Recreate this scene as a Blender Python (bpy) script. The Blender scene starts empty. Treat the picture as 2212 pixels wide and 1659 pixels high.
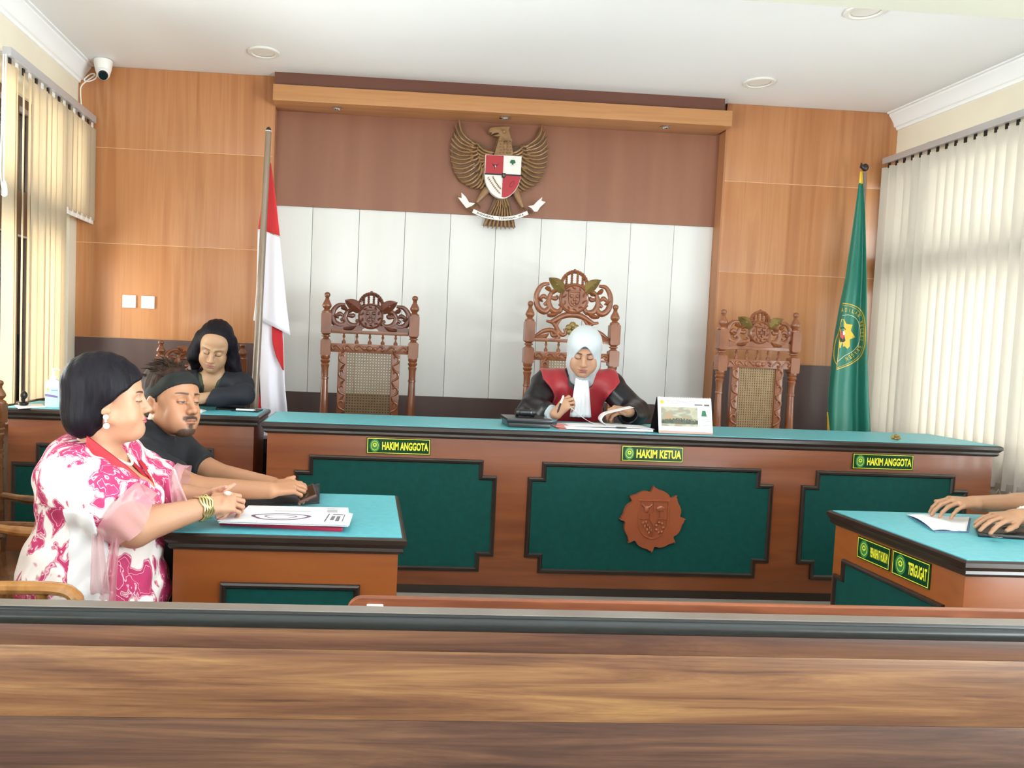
import bpy, bmesh, math, random
import numpy as np
from mathutils import Vector, Matrix
random.seed(7); np.random.seed(7)
SC = bpy.context.scene
COL = SC.collection
PI = math.pi
W0, H0 = 2212, 1659

# ------------------------------------------------------------------ camera
FPX, CX, CY = 1666.46, 888.68, 829.5
YAW, PIT, ROL, CZ = .0583, .055, .0402, 1.38
_fw = np.array([math.sin(YAW)*math.cos(PIT), math.cos(YAW)*math.cos(PIT), -math.sin(PIT)])
_r = np.array([math.cos(YAW), -math.sin(YAW), 0.0]); _u = np.cross(_r, _fw)
_c, _s = math.cos(ROL), math.sin(ROL)
_r, _u = _c*_r + _s*_u, -_s*_r + _c*_u
cam = bpy.data.cameras.new('camera'); camo = bpy.data.objects.new('camera', cam); COL.objects.link(camo)
cam.sensor_fit = 'HORIZONTAL'; cam.sensor_width = 36; cam.lens = 36*FPX/W0
cam.shift_x = (W0/2-CX)/W0; cam.clip_start = .05; cam.clip_end = 200
mw = Matrix.Identity(4)
for i in range(3):
    mw[i][0] = _r[i]; mw[i][1] = _u[i]; mw[i][2] = -_fw[i]
mw[2][3] = CZ
camo.matrix_world = mw
SC.camera = camo

# ------------------------------------------------------------------ light and exposure
SC.view_settings.view_transform = 'Standard'; SC.view_settings.look = 'None'
SC.view_settings.gamma = 1; SC.view_settings.use_curve_mapping = False
SC.view_settings.exposure = 0.84
try:
    SC.cycles.use_denoising = True; SC.cycles.denoiser = 'OPENIMAGEDENOISE'
    SC.cycles.max_bounces = 8; SC.cycles.diffuse_bounces = 5; SC.cycles.transparent_max_bounces = 16
    SC.cycles.caustics_reflective = False; SC.cycles.caustics_refractive = False
    SC.cycles.sample_clamp_indirect = 6
except Exception:
    pass
wd = bpy.data.worlds.new('sky'); SC.world = wd; wd.use_nodes = True
bg = wd.node_tree.nodes['Background']; bg.inputs[0].default_value = (.86, .94, 1, 1); bg.inputs[1].default_value = 2.2

def area(name, loc, rot, sx, sy, power, col=(1, 1, 1)):
    l = bpy.data.lights.new(name, 'AREA'); l.shape = 'RECTANGLE'; l.size = sx; l.size_y = sy; l.energy = power; l.color = col
    o = bpy.data.objects.new(name, l); COL.objects.link(o); o.location = loc; o.rotation_euler = rot
    return o
# daylight arriving at the windows (lights stand outside the wall openings)
area('daylight_right', (4.3, 3.75, 1.6), (0, math.radians(105), 0), 1.9, 2.6, 125, (.93, .97, 1))
area('daylight_left', (-2.6, 4.1, 1.65), (0, math.radians(-100), 0), 1.9, 2.0, 170, (1, .98, .95))
area('daylight_right_rear', (4.05, -.6, 1.2), (0, math.radians(150), 0), 1.9, 4.4, 560, (.90, .96, 1))
area('daylight_left_rear', (-2.4, -.6, 1.2), (0, math.radians(-150), 0), 1.9, 4.4, 260, (.95, .98, 1))

# ------------------------------------------------------------------ helpers
def ray(U, V): return _fw + _r*((U-CX)/FPX) - _u*((V-CY)/FPX)
C0 = np.array([0, 0, CZ])
def aty(U, V, y):
    d = ray(U, V); return C0 + d*(y/d[1])
def atz(U, V, z):
    d = ray(U, V); return C0 + d*((z-CZ)/d[2])
def atx(U, V, x):
    d = ray(U, V); return C0 + d*(x/d[0])

def L(h):
    """'#rrggbb' -> linear rgba"""
    h = h.lstrip('#'); o = []
    for i in (0, 2, 4):
        c = int(h[i:i+2], 16)/255
        o.append(c/12.92 if c <= .04045 else ((c+.055)/1.055)**2.4)
    return (*o, 1)

MATS = {}
def mat(name, col, rough=.5, col2=None, sc=(1, 1, 1), ns=5, det=4, metal=0, bump=0, coat=0, spec=.5, lo=.35, hi=.65, dist=0, bsc=None, sheen=0, sss=0):
    m = bpy.data.materials.new(name); m.use_nodes = True; MATS[name] = m
    nt = m.node_tree; b = nt.nodes['Principled BSDF']
    b.inputs['Base Color'].default_value = L(col); b.inputs['Roughness'].default_value = rough
    b.inputs['Metallic'].default_value = metal; b.inputs['Specular IOR Level'].default_value = spec
    b.inputs['Coat Weight'].default_value = coat; b.inputs['Coat Roughness'].default_value = .12
    b.inputs['Sheen Weight'].default_value = sheen
    if sss:
        b.inputs['Subsurface Weight'].default_value = sss; b.inputs['Subsurface Radius'].default_value = (.012, .004, .002)
        b.inputs['Subsurface Scale'].default_value = 1
    if col2 or bump:
        tc = nt.nodes.new('ShaderNodeTexCoord'); mp = nt.nodes.new('ShaderNodeMapping')
        nt.links.new(tc.outputs['Object'], mp.inputs[0]); mp.inputs['Scale'].default_value = sc
        n = nt.nodes.new('ShaderNodeTexNoise'); n.inputs['Scale'].default_value = ns; n.inputs['Detail'].default_value = det
        n.inputs['Distortion'].default_value = dist
        nt.links.new(mp.outputs[0], n.inputs['Vector'])
        if col2:
            r = nt.nodes.new('ShaderNodeValToRGB'); nt.links.new(n.outputs['Fac'], r.inputs[0])
            cols = [col, col2] if isinstance(col2, str) else [col]+list(col2)
            e = r.color_ramp.elements; e[0].position = lo; e[0].color = L(cols[0]); e[1].position = hi; e[1].color = L(cols[-1])
            for i, c in enumerate(cols[1:-1]):
                q = e.new(lo+(hi-lo)*(i+1)/(len(cols)-1)); q.color = L(c)
            nt.links.new(r.outputs[0], b.inputs['Base Color'])
        if bump:
            src = n
            if bsc:
                src = nt.nodes.new('ShaderNodeTexNoise'); src.inputs['Scale'].default_value = bsc; src.inputs['Detail'].default_value = 3
                nt.links.new(mp.outputs[0], src.inputs['Vector'])
            bp = nt.nodes.new('ShaderNodeBump'); bp.inputs['Strength'].default_value = bump; bp.inputs['Distance'].default_value = .01
            nt.links.new(src.outputs['Fac'], bp.inputs['Height']); nt.links.new(bp.outputs[0], b.inputs['Normal'])
    return m

class MB:
    """collects faces for one mesh"""
    def __init__(s): s.v = []; s.f = []; s.mi = []; s.cur = 0
    def add(s, vs, fs):
        o = len(s.v); s.v += [tuple(map(float, p)) for p in vs]
        for f in fs: s.f.append(tuple(o+i for i in f)); s.mi.append(s.cur)
        return s
    def box(s, x0, x1, y0, y1, z0, z1):
        return s.add([(x0, y0, z0), (x1, y0, z0), (x1, y1, z0), (x0, y1, z0), (x0, y0, z1), (x1, y0, z1), (x1, y1, z1), (x0, y1, z1)],
                     [(0, 3, 2, 1), (4, 5, 6, 7), (0, 1, 5, 4), (1, 2, 6, 5), (2, 3, 7, 6), (3, 0, 4, 7)])
    def obox(s, c, ax, ay, az):
        c, ax, ay, az = (np.array(t, float) for t in (c, ax, ay, az))
        vs = [c+i*ax+j*ay+k*az for k in (-1, 1) for (i, j) in ((-1, -1), (1, -1), (1, 1), (-1, 1))]
        return s.add(vs, [(0, 3, 2, 1), (4, 5, 6, 7), (0, 1, 5, 4), (1, 2, 6, 5), (2, 3, 7, 6), (3, 0, 4, 7)])
    def lathe(s, prof, c=(0, 0, 0), n=16, axis='z', caps=True):
        vs = []; fs = []
        for (r, h) in prof:
            for k in range(n):
                a = 2*PI*k/n; p = (r*math.cos(a), r*math.sin(a), h)
                if axis == 'x': p = (p[2], p[0], p[1])
                if axis == 'y': p = (p[1], p[2], p[0])
                vs.append((p[0]+c[0], p[1]+c[1], p[2]+c[2]))
        for i in range(len(prof)-1):
            for k in range(n):
                k2 = (k+1) % n; fs.append((i*n+k, i*n+k2, (i+1)*n+k2, (i+1)*n+k))
        if caps: fs.append(tuple(range(n))[::-1]); fs.append(tuple((len(prof)-1)*n+k for k in range(n)))
        return s.add(vs, fs)
    def tube(s, pts, rad, n=8, flat=1.0, nrm=None, closed=False):
        """sweep; rad scalar or list; flat squashes along nrm"""
        P = [Vector(p) for p in pts]; N = len(P); vs = []; fs = []
        R = rad if isinstance(rad, (list, tuple)) else [rad]*N
        prev = None
        for i, p in enumerate(P):
            if closed: t = (P[(i+1) % N]-P[i-1]).normalized()
            else: t = (P[min(i+1, N-1)]-P[max(i-1, 0)]).normalized()
            if nrm is not None: a = Vector(nrm)
            else:
                a = prev if prev else (Vector((0, 0, 1)) if abs(t.z) < .9 else Vector((1, 0, 0)))
            b = t.cross(a).normalized(); a = b.cross(t).normalized(); prev = a
            for k in range(n):
                g = 2*PI*k/n; vs.append(p+b*(R[i]*math.cos(g))+a*(R[i]*flat*math.sin(g)))
        m = N if closed else N-1
        for i in range(m):
            i2 = (i+1) % N
            for k in range(n):
                k2 = (k+1) % n; fs.append((i*n+k, i*n+k2, i2*n+k2, i2*n+k))
        if not closed: fs.append(tuple(range(n))[::-1]); fs.append(tuple((N-1)*n+k for k in range(n)))
        return s.add(vs, fs)
    def prism(s, poly, f0, f1):
        """poly list of 2-tuples; f0,f1 map (a,b)->3d for the two caps"""
        n = len(poly); vs = [f0(*p) for p in poly]+[f1(*p) for p in poly]
        return s.add(vs, [tuple(range(n)), tuple(range(2*n-1, n-1, -1))]+[(i, n+i, n+(i+1) % n, (i+1) % n) for i in range(n)])
    def prismy(s, poly, y0, y1):
        return s.prism(poly, lambda a, b: (a, y0, b), lambda a, b: (a, y1, b))
    def ring(s, loops, close=True):
        """list of loops (equal length) joined into a band; close joins last to first"""
        n = len(loops[0]); vs = [p for l in loops for p in l]; fs = []
        m = len(loops)
        for i in range(m if close else m-1):
            j = (i+1) % m
            for k in range(n):
                k2 = (k+1) % n; fs.append((i*n+k, i*n+k2, j*n+k2, j*n+k))
        return s.add(vs, fs)
    def grid(s, fn, nu, nv, closeu=False):
        vs = [fn(i/(nu if closeu else nu-1), j/(nv-1)) for j in range(nv) for i in range(nu)]; fs = []
        for j in range(nv-1):
            for i in range(nu if closeu else nu-1):
                i2 = (i+1) % nu; fs.append((j*nu+i, j*nu+i2, (j+1)*nu+i2, (j+1)*nu+i))
        return s.add(vs, fs)
    def ell(s, c, r, n=14, m=9):
        prof = [(math.sin(PI*j/m), -math.cos(PI*j/m)) for j in range(1, m)]
        o = MB(); o.lathe(prof, n=n); 
        return s.add([(c[0]+p[0]*r[0], c[1]+p[1]*r[1], c[2]+p[2]*r[2]) for p in o.v], o.f)
    def join(s, o, f=None):
        return s.add([f(p) for p in o.v] if f else o.v, o.f)
    def build(s, name, m, parent=None, world=True, bevel=0, smooth=True, ang=35, solid=0):
        me = bpy.data.meshes.new(name); vs = s.v
        if parent is not None and world:
            off = parent.get('_o', (0, 0, 0)); vs = [(p[0]-off[0], p[1]-off[1], p[2]-off[2]) for p in vs]
        me.from_pydata(vs, [], s.f)
        bm = bmesh.new(); bm.from_mesh(me)
        if bevel:
            bmesh.ops.bevel(bm, geom=[e for e in bm.edges if len(e.link_faces) == 2 and e.calc_face_angle(0) > .6], offset=bevel, segments=2, profile=.6, affect='EDGES')
        bmesh.ops.recalc_face_normals(bm, faces=bm.faces)
        bm.to_mesh(me); bm.free()
        ms = m if isinstance(m, (list, tuple)) else [m]
        for q in ms: me.materials.append(q)
        if len(ms) > 1 and not bevel:
            for p, i in zip(me.polygons, s.mi): p.material_index = i
        if smooth and len(me.polygons):
            me.polygons.foreach_set('use_smooth', [True]*len(me.polygons)); me.set_sharp_from_angle(angle=math.radians(ang))
        o = bpy.data.objects.new(name, me); COL.objects.link(o)
        if parent is not None:
            o.parent = parent
            o['_o'] = parent.get('_o', (0, 0, 0))
        else: o['_o'] = (0, 0, 0)
        if solid:
            md = o.modifiers.new('s', 'SOLIDIFY'); md.thickness = solid; md.offset = 0
        return o

def thing(name, label, cat, loc=(0, 0, 0), group=None):
    o = bpy.data.objects.new(name, None); COL.objects.link(o); o.location = loc; o.empty_display_size = .1
    o['label'] = label; o['category'] = cat; o['_o'] = tuple(map(float, loc))
    if group: o['group'] = group
    return o
def tag(o, label, cat, group=None):
    o['label'] = label; o['category'] = cat
    if group: o['group'] = group
    return o
def struct(o): o['kind'] = 'structure'; return o
def stuff(o): o['kind'] = 'stuff'; return o

def bez(pts, n=14):
    """Catmull-Rom through 2d/3d points"""
    P = [np.array(p, float) for p in pts]; P = [2*P[0]-P[1]]+P+[2*P[-1]-P[-2]]; out = []
    for i in range(1, len(P)-2):
        for k in range(n):
            t = k/n; a, b, c, d = P[i-1:i+3]
            out.append(.5*((2*b)+(-a+c)*t+(2*a-5*b+4*c-d)*t*t+(-a+3*b-3*c+d)*t**3))
    out.append(P[-2]); return out

def text_geo(body, bold=.0, ext=0.0):
    """-> verts(2d normalised so x in 0..1 by width, y 0..h/w), faces"""
    cu = bpy.data.curves.new('t', 'FONT'); cu.body = body; cu.size = 1; cu.offset = bold; cu.resolution_u = 3
    o = bpy.data.objects.new('t', cu); COL.objects.link(o)
    bpy.context.view_layer.update()
    me = bpy.data.meshes.new_from_object(o.evaluated_get(bpy.context.evaluated_depsgraph_get()))
    v = np.array([p.co[:] for p in me.vertices]); f = [tuple(p.vertices) for p in me.polygons]
    bpy.data.objects.remove(o); bpy.data.curves.remove(cu); bpy.data.meshes.remove(me)
    v = v[:, :2]-v[:, :2].min(0); w, h = v.max(0)
    return v/np.array([w, h]), f
def text_on(mb, body, fn, bold=.02):
    """fn(a,b) maps the text box 0..1,0..1 to 3d"""
    v, f = text_geo(body, bold); return mb.add([fn(a, b) for a, b in v], f)

def inset(poly, d):
    """offset a ccw rectilinear polygon inwards by d"""
    n = len(poly); out = []
    for i in range(n):
        p0, p1, p2 = poly[i-1], poly[i], poly[(i+1) % n]
        def nr(a, b):
            l = math.hypot(b[0]-a[0], b[1]-a[1]); return (-(b[1]-a[1])/l, (b[0]-a[0])/l)
        n1, n2 = nr(p0, p1), nr(p1, p2)
        k = 1+n1[0]*n2[0]+n1[1]*n2[1]
        out.append((p1[0]+d*(n1[0]+n2[0])/k, p1[1]+d*(n1[1]+n2[1])/k))
    return out
# ------------------------------------------------------------------ materials
m_white = mat('white paint', '#f1f0ee', .75, '#e9e8e5', ns=3)
m_cream = mat('cream paint', '#ebe3cf', .75, '#e2dac6', ns=2)
m_ceil = mat('ceiling paint', '#f3f4f5', .8)
m_wood = mat('orange veneer', '#a96d42', .36, ['#b4784c', '#be8457', '#ab7044'], sc=(9, 9, .35), ns=1.6, det=5, lo=.3, hi=.7, dist=.6, coat=.1)
m_woodr = mat('orange veneer edge', '#aa744e', .4, '#b37c56', sc=(5, 5, .4), ns=2)
m_band = mat('canopy veneer', '#b88050', .36, ['#c28b5a', '#b47b4e'], sc=(.5, 9, 12), ns=2, coat=.1)
m_brown = mat('brown laminate', '#8e5e49', .42, '#96664f', sc=(4, 4, .3), ns=2)
m_dkbrown = mat('dark brown laminate', '#4b3532', .45, '#54403a', sc=(4, 4, .4), ns=2)
m_plank = mat('white laminate', '#ebebe9', .38, '#e6e6e4', sc=(3, 3, .3), ns=2)
m_seam = mat('grey joint', '#a9a9a5', .8)
m_pale = mat('pale joint', '#e0b184', .7)
m_frame = mat('brown window timber', '#5a4336', .5, '#4a362c', sc=(6, 6, 1), ns=3)
m_plastic = mat('white plastic', '#eceae4', .35)
m_floor = mat('floor tile', '#9c948b', .3, '#8f877e', ns=3)
m_chrome = mat('chrome', '#d8d8d8', .15, metal=1)
m_black = mat('black plastic', '#141416', .35)
m_grey = mat('grey aluminium', '#c4c4c6', .35, metal=.3)
m_lens = mat('dark lens', '#0b0c10', .08)
def glass_mat():
    m = bpy.data.materials.new('window glass'); m.use_nodes = True; nt = m.node_tree
    for n in list(nt.nodes): nt.nodes.remove(n)
    o = nt.nodes.new('ShaderNodeOutputMaterial'); mx = nt.nodes.new('ShaderNodeMixShader'); t = nt.nodes.new('ShaderNodeBsdfTransparent')
    g = nt.nodes.new('ShaderNodeBsdfGlossy'); g.inputs['Roughness'].default_value = .02; t.inputs[0].default_value = (.93, .96, .95, 1)
    f = nt.nodes.new('ShaderNodeFresnel'); f.inputs[0].default_value = 1.3
    nt.links.new(f.outputs[0], mx.inputs[0]); nt.links.new(t.outputs[0], mx.inputs[1]); nt.links.new(g.outputs[0], mx.inputs[2]); nt.links.new(mx.outputs[0], o.inputs[0])
    return m
m_glass = glass_mat()
def cloth_translucent(name, col, tr=.4, rough=.8):
    m = bpy.data.materials.new(name); m.use_nodes = True; nt = m.node_tree; b = nt.nodes['Principled BSDF']
    b.inputs['Base Color'].default_value = L(col); b.inputs['Roughness'].default_value = rough; b.inputs['Specular IOR Level'].default_value = .2
    t = nt.nodes.new('ShaderNodeBsdfTranslucent'); t.inputs[0].default_value = L(col)
    mx = nt.nodes.new('ShaderNodeMixShader'); mx.inputs[0].default_value = tr
    nt.links.new(b.outputs[0], mx.inputs[1]); nt.links.new(t.outputs[0], mx.inputs[2]); nt.links.new(mx.outputs[0], nt.nodes['Material Output'].inputs[0])
    return m
m_slat_r = cloth_translucent('pale blind fabric', '#e0d9cf', .42)
m_slat_l = cloth_translucent('cream blind fabric', '#dccdb4', .5)

# ------------------------------------------------------------------ room shell
XL, XR, YB, ZC, YR = -1.906, 3.544, 5.146, 3.06, -3.6
struct(MB().box(XL-.2, XR+.2, YR-.2, YB+.3, -.12, 0).build('floor', m_floor))
plat = struct(MB().box(XL+.002, XR-.002, 3.55, YB-.001, .001, .15).build('trim_1', m_floor)); plat['label'] = 'low platform under the judges'
struct(MB().box(XL-.2, XR+.2, YR-.2, YB+.3, ZC, ZC+.12).build('ceiling', m_ceil))
def side_wall(name, x0, x1, ops):
    mb = MB(); y = YR-.2
    for (a, b, z0, z1) in ops:
        mb.box(x0, x1, y, a, 0, ZC); mb.box(x0, x1, a, b, 0, z0); mb.box(x0, x1, a, b, z1, ZC); y = b
    mb.box(x0, x1, y, YB+.3, 0, ZC)
    return struct(mb.build(name, m_cream, smooth=False))
LO = [(-2.8, 1.6, .9, 2.6), (3.1, 5.03, .9, 2.62)]
RO = [(-2.8, 1.6, .9, 2.6), (2.45, 5.08, .82, 2.60)]
side_wall('wall_left', XL-.16, XL, LO); side_wall('wall_right', XR, XR+.16, RO)
struct(MB().box(XL, XR, YR-.2, YR, 0, ZC).build('wall_rear', m_white))
def window(n, xf, xb, y0, y1, z0, z1, mull, trans):
    """timber window in the opening: frame object with panes, mullions, transom as parts"""
    w = MB(); fr = .05
    w.box(xf, xb, y0, y0+fr, z0, z1); w.box(xf, xb, y1-.1 if n == 1 else y1-fr, y1, z0, z1); w.box(xf, xb, y0+fr, y1-fr, z0, z0+fr); w.box(xf, xb, y0+fr, y1-fr, z1-fr, z1)
    o = struct(w.build('window_%d' % n, m_frame, bevel=.004))
    xm, dx = (xf+xb)/2, abs(xb-xf)/2
    for (a, b) in mull: MB().box(xm-dx*.9, xm+dx*.9, a, b, z0+fr, z1-fr).build('mullion', m_frame, o)
    for (a, b) in trans: MB().box(xm-dx*.8, xm+dx*.8, y0+fr, y1-fr, a, b).build('transom', m_frame, o)
    ys = [y0+fr]+[t for ab in mull for t in ab]+[y1-fr]; zs = [z0+fr]+[t for ab in trans for t in ab]+[z1-fr]
    for i in range(0, len(ys), 2):
        for j in range(0, len(zs), 2): MB().box(xm-.003, xm+.003, ys[i], ys[i+1], zs[j], zs[j+1]).build('pane', m_glass, o, smooth=False)
    return o
window(1, XL-.11, XL-.02, 3.1, 5.03, .9, 2.62, [(3.62, 3.72), (4.0, 4.05), (4.27, 4.37), (4.60, 4.74)], [(1.88, 2.12)])
window(2, XR+.02, XR+.11, 2.45, 5.08, .82, 2.60, [(3.0, 3.08), (3.86, 3.95), (4.69, 4.79)], [(1.90, 2.08)])
window(3, XL-.11, XL-.02, -2.8, 1.6, .9, 2.6, [(-1.4, -1.32), (0, .08)], [(1.9, 2.0)])
window(4, XR+.02, XR+.11, -2.8, 1.6, .9, 2.6, [(-1.4, -1.32), (0, .08)], [(1.9, 2.0)])
MB().box(XL-.16, XL+.03, 3.06, 5.05, .86, .9).build('window_sill', m_white, bpy.data.objects['window_1'])
MB().box(XR-.03, XR+.16, 2.41, 5.10, .78, .82).build('window_sill', m_white, bpy.data.objects['window_2'])

# cornices: stepped plaster profile (distance from wall, drop from ceiling)
def cornice(name, x, sgn, w, h, m):
    pr = [(0, h), (.012, h), (.016, h*.86), (.03, h*.82), (w*.42, h*.62), (w*.6, h*.40), (w*.74, h*.25), (w*.8, h*.2), (w*.82, h*.10), (w, h*.08), (w, 0), (0, 0)]
    mb = MB().prism(pr, lambda a, b: (x+sgn*a, YR, ZC-b), lambda a, b: (x+sgn*a, YB-.001, ZC-b))
    return struct(mb.build(name, m, ang=25))
cornice('trim_2', XL, 1, .095, .115, m_ceil); cornice('trim_3', XR, -1, .085, .115, m_ceil)
# ceiling beam that crosses the room in front of the bench
bl = MB().box(XL, XR, 2.35, 3.10, 2.80, ZC-.002); beam = struct(bl.build('trim_4', mat('grey-cream beam paint', '#d6d6c6', .8))); beam['label'] = 'cream ceiling beam crossing the room'

# ------------------------------------------------------------------ back wall and its panels
wb = struct(MB().box(XL-.1, XR+.1, 5.262, 5.42, 0, ZC).build('wall_back', m_seam))
XA, XB = -.655, 2.347
g = .0013
for (x0, x1) in ((XL, XA), (XB, XR)):
    MB().box(x0+.001, x1-.001, 5.152, 5.27, 0, ZC).build('wall_backing', m_pale, wb)
    for (z0, z1) in ((1.327, 1.937), (1.937, 2.546), (2.546, ZC)):
        MB().box(x0+.001, x1-.001, 5.146, 5.168, z0+.0018, z1-.0018).build('wood_panel', m_wood, wb, bevel=.001)
    for zj in (1.937, 2.546): MB().box(x0+.002, x1-.002, 5.1458, 5.15, zj-.0016, zj+.0016).build('joint_strip', m_pale, wb)
    MB().box(x0+.001, x1-.001, 5.146, 5.168, .15, 1.327-g).build('dado_panel', m_dkbrown, wb)
MB().box(XA-.012, XA, 5.1455, 5.26, .15, 2.9).build('reveal_board', m_woodr, wb)
MB().box(XB, XB+.012, 5.1455, 5.26, .15, 2.9).build('reveal_board', m_woodr, wb)
MB().box(XA, XB, 5.236, 5.262, 2.25, 2.9).build('brown_panel', m_brown, wb)
xs = [XA, -.4, -.088, .22, .527, .837, 1.148, 1.462, 1.768, 2.072, XB]
for a, b in zip(xs[:-1], xs[1:]):
    MB().box(a+g, b-g, 5.246, 5.262, 1.011, 2.2495).build('white_plank', m_plank, wb, bevel=.002)
MB().box(XA, XB, 5.240, 5.262, .868, 1.011).build('dark_band', m_dkbrown, wb)
MB().box(XA, XB, 5.238, 5.262, .15, .866).build('wood_band', mat('reddish veneer', '#8a5138', .4, '#96593c', sc=(.5, 4, 8), ns=2), wb)
# canopy over the recess
cb = struct(MB().box(-.655, 2.318, 5.0, 5.24, 2.866, 2.965).build('trim_5', m_band, bevel=.002)); cb['label'] = 'orange veneer canopy over the recess'
MB().box(-.655, 2.29, 5.06, 5.24, 2.966, ZC).build('upper_board', mat('canopy dark board', '#6b4234', .45, '#71483a', sc=(.6, 3, 6), ns=2), cb)

# ------------------------------------------------------------------ lamps, switches, camera
for i, (x, y, lab) in enumerate([(-.68, 4.726, 'white recessed ceiling downlight above the left wood wall'), (2.344, 4.72, 'white recessed ceiling downlight above the court flag side'), (2.333, 3.684, 'white recessed ceiling downlight cut off by the ceiling beam')]):
    t = thing('ceiling_downlight', lab, 'ceiling light', (x, y, ZC), 'recessed ceiling downlights')
    MB().lathe([(.066, 0), (.094, -.001), (.096, -.006), (.09, -.011), (.074, -.012), (.066, -.006)], (x, y, ZC), 28, caps=False).build('trim_ring', m_plastic, t)
    MB().lathe([(.0, -.004), (.04, -.0045), (.068, -.004)], (x, y, ZC), 28, caps=False).build('diffuser', m_plastic, t)
for x, lab in ((-.255, 'small chrome spotlight under the left end of the canopy'), (.84, 'small chrome spotlight under the canopy above the carved eagle'), (1.914, 'small chrome spotlight under the right end of the canopy')):
    t = thing('recessed_spotlight', lab, 'spotlight', (x, 5.09, 2.866), 'spotlights under the canopy')
    MB().lathe([(.022, 0), (.036, -.001), (.037, -.006), (.026, -.008), (.022, -.003)], (x, 5.09, 2.866), 20, caps=False).build('trim_ring', m_chrome, t)
    MB().lathe([(.0, -.006), (.012, -.006), (.022, -.002)], (x, 5.09, 2.866), 16, caps=False).build('bulb', m_plastic, t)
for x, w, lab in ((-1.561, .024, 'white wall switch with one narrow rocker, beside the window'), (-1.441, .044, 'white wall switch with a wide double rocker')):
    t = thing('light_switch', lab, 'light switch', (x, 5.146, 1.565), 'light switches on the wood wall')
    MB().box(x-.043, x+.043, 5.136, 5.1455, 1.525, 1.607).build('plate', m_plastic, t, bevel=.004)
    MB().box(x-w/2, x+w/2, 5.131, 5.1365, 1.548, 1.585).build('rocker', m_plastic, t, bevel=.002)
    for s in (-1, 1): MB().lathe([(.0025, 0), (.0025, .002)], (x+s*.031, 5.1345, 1.566), 8, 'y').build('screw', m_grey, t)

cx, cy, cz = -1.715, 5.03, 3.058
t = thing('security_camera', 'white dome security camera with black lens in the ceiling corner', 'camera', (cx, cy, cz))
MB().lathe([(.05, 0), (.056, -.004), (.056, -.02), (.054, -.03), (.05, -.055), (.045, -.075), (.035, -.088)], (cx, cy, cz), 24).build('housing', m_plastic, t)
d = Vector((.25, -.72, -.65)).normalized()
b = MB(); b.ell((cx+d.x*.022, cy+d.y*.022, cz-.07+d.z*.022), (.042, .042, .042)); b.build('turret', m_plastic, t)
b = MB(); c0 = Vector((cx, cy, cz-.07))+d*.022
b.tube([c0+d*.03, c0+d*.043], [.03, .026], 18); b.build('lens', m_lens, t)
b = MB(); P = [aty(210, 160, 5.07), aty(206, 170, 5.1), aty(190, 176, 5.1), aty(182, 172, 5.1), aty(196, 160, 5.1), aty(205, 162, 5.1), aty(186, 176, 5.11), aty(176, 186, 5.12), aty(174, 200, 5.12), aty(176, 230, 5.125), aty(178, 262, 5.125)]
b.tube(bez(P, 6), .004, 6); b.build('cable', m_plastic, t)

# ------------------------------------------------------------------ vertical blinds
def slat(t, m, x, y, z0, z1, ang, w=.089):
    b = MB(); ca, sa = math.cos(ang), math.sin(ang); n = 5; vs = []
    for z in (z0, z1):
        for s in (0, 1):
            for i in range(n):
                q = (i/(n-1)-.5)*w; bow = .006*(1-(2*i/(n-1)-1)**2)+s*.0012
                vs.append((x+sa*q+ca*bow, y+ca*q-sa*bow, z))
    fs = []
    for s in (0, 1):
        for i in range(n-1): a = s*n+i; fs.append((a, a+1, a+1+2*n, a+2*n))
    fs += [(0, n, 3*n, 2*n), (n-1, 2*n-1, 4*n-1, 3*n-1)]
    for k in (0, 2*n): fs += [(k+i, k+i+1, k+n+i+1, k+n+i) for i in range(n-1)]
    b.add(vs, fs); return b.build('slat', m, t, ang=60)
t = thing('vertical_blind', 'cream vertical blind hanging over the left window, short at its far end', 'blind', (-1.8, 4.5, 2.74))
MB().box(-1.822, -1.778, 3.93, 5.112, 2.685, 2.73).build('headrail', m_grey, t, bevel=.006)
for k in range(16):
    y = 3.965+.0755*k; short = y > 4.66
    a = [.25, -.40, -.44, -.30, .05, .3][k] if k < 6 else random.uniform(.1, .32)
    s = slat(t, m_slat_l, -1.8, y, 2.075 if short else .985, 2.655, a)
    MB().box(-1.803, -1.797, y-.012, y+.012, 2.65, 2.687).build('hanger', m_plastic if k % 2 else m_black, s)
    if short: MB().box(-1.806, -1.794, y-.035, y+.035, 2.05, 2.09).build('weight', m_plastic, s, bevel=.003)
for yy in (4.05, 4.75): MB().box(-1.9, -1.8, yy-.012, yy+.012, 2.728, 2.742).build('bracket', m_grey, t)
b = MB(); b.tube(bez([(-1.80, 3.925, 2.69), (-1.80, 3.92, 2.4), (-1.80, 3.915, 2.12), (-1.79, 3.90, 2.03), (-1.8, 3.885, 2.12), (-1.8, 3.9, 2.68)], 8), .0035, 6); b.build('cord', m_plastic, t)
MB().lathe([(.006, .05), (.012, .03), (.016, 0), (.015, -.02), (.006, -.028)], (-1.79, 3.90, 2.03), 12).build('cord_weight', m_plastic, t)
t = thing('vertical_blind', 'pale white vertical blind covering the whole right window', 'blind', (3.44, 3.8, 2.74))
MB().box(3.418, 3.462, 2.2, 5.10, 2.70, 2.742).build('headrail', m_grey, t, bevel=.006)
y = 5.055; k = 0
while y > 2.25:
    s = slat(t, m_slat_r, 3.44, y, .71+.01*math.sin(k), 2.675, random.uniform(-.62, -.30))
    MB().box(3.437, 3.443, y-.01, y+.01, 2.67, 2.702).build('hanger', m_black, s)
    MB().box(3.432, 3.448, y-.038, y+.038, .70, .745).build('weight', m_slat_r, s, bevel=.003)
    y -= .0735; k += 1
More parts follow.
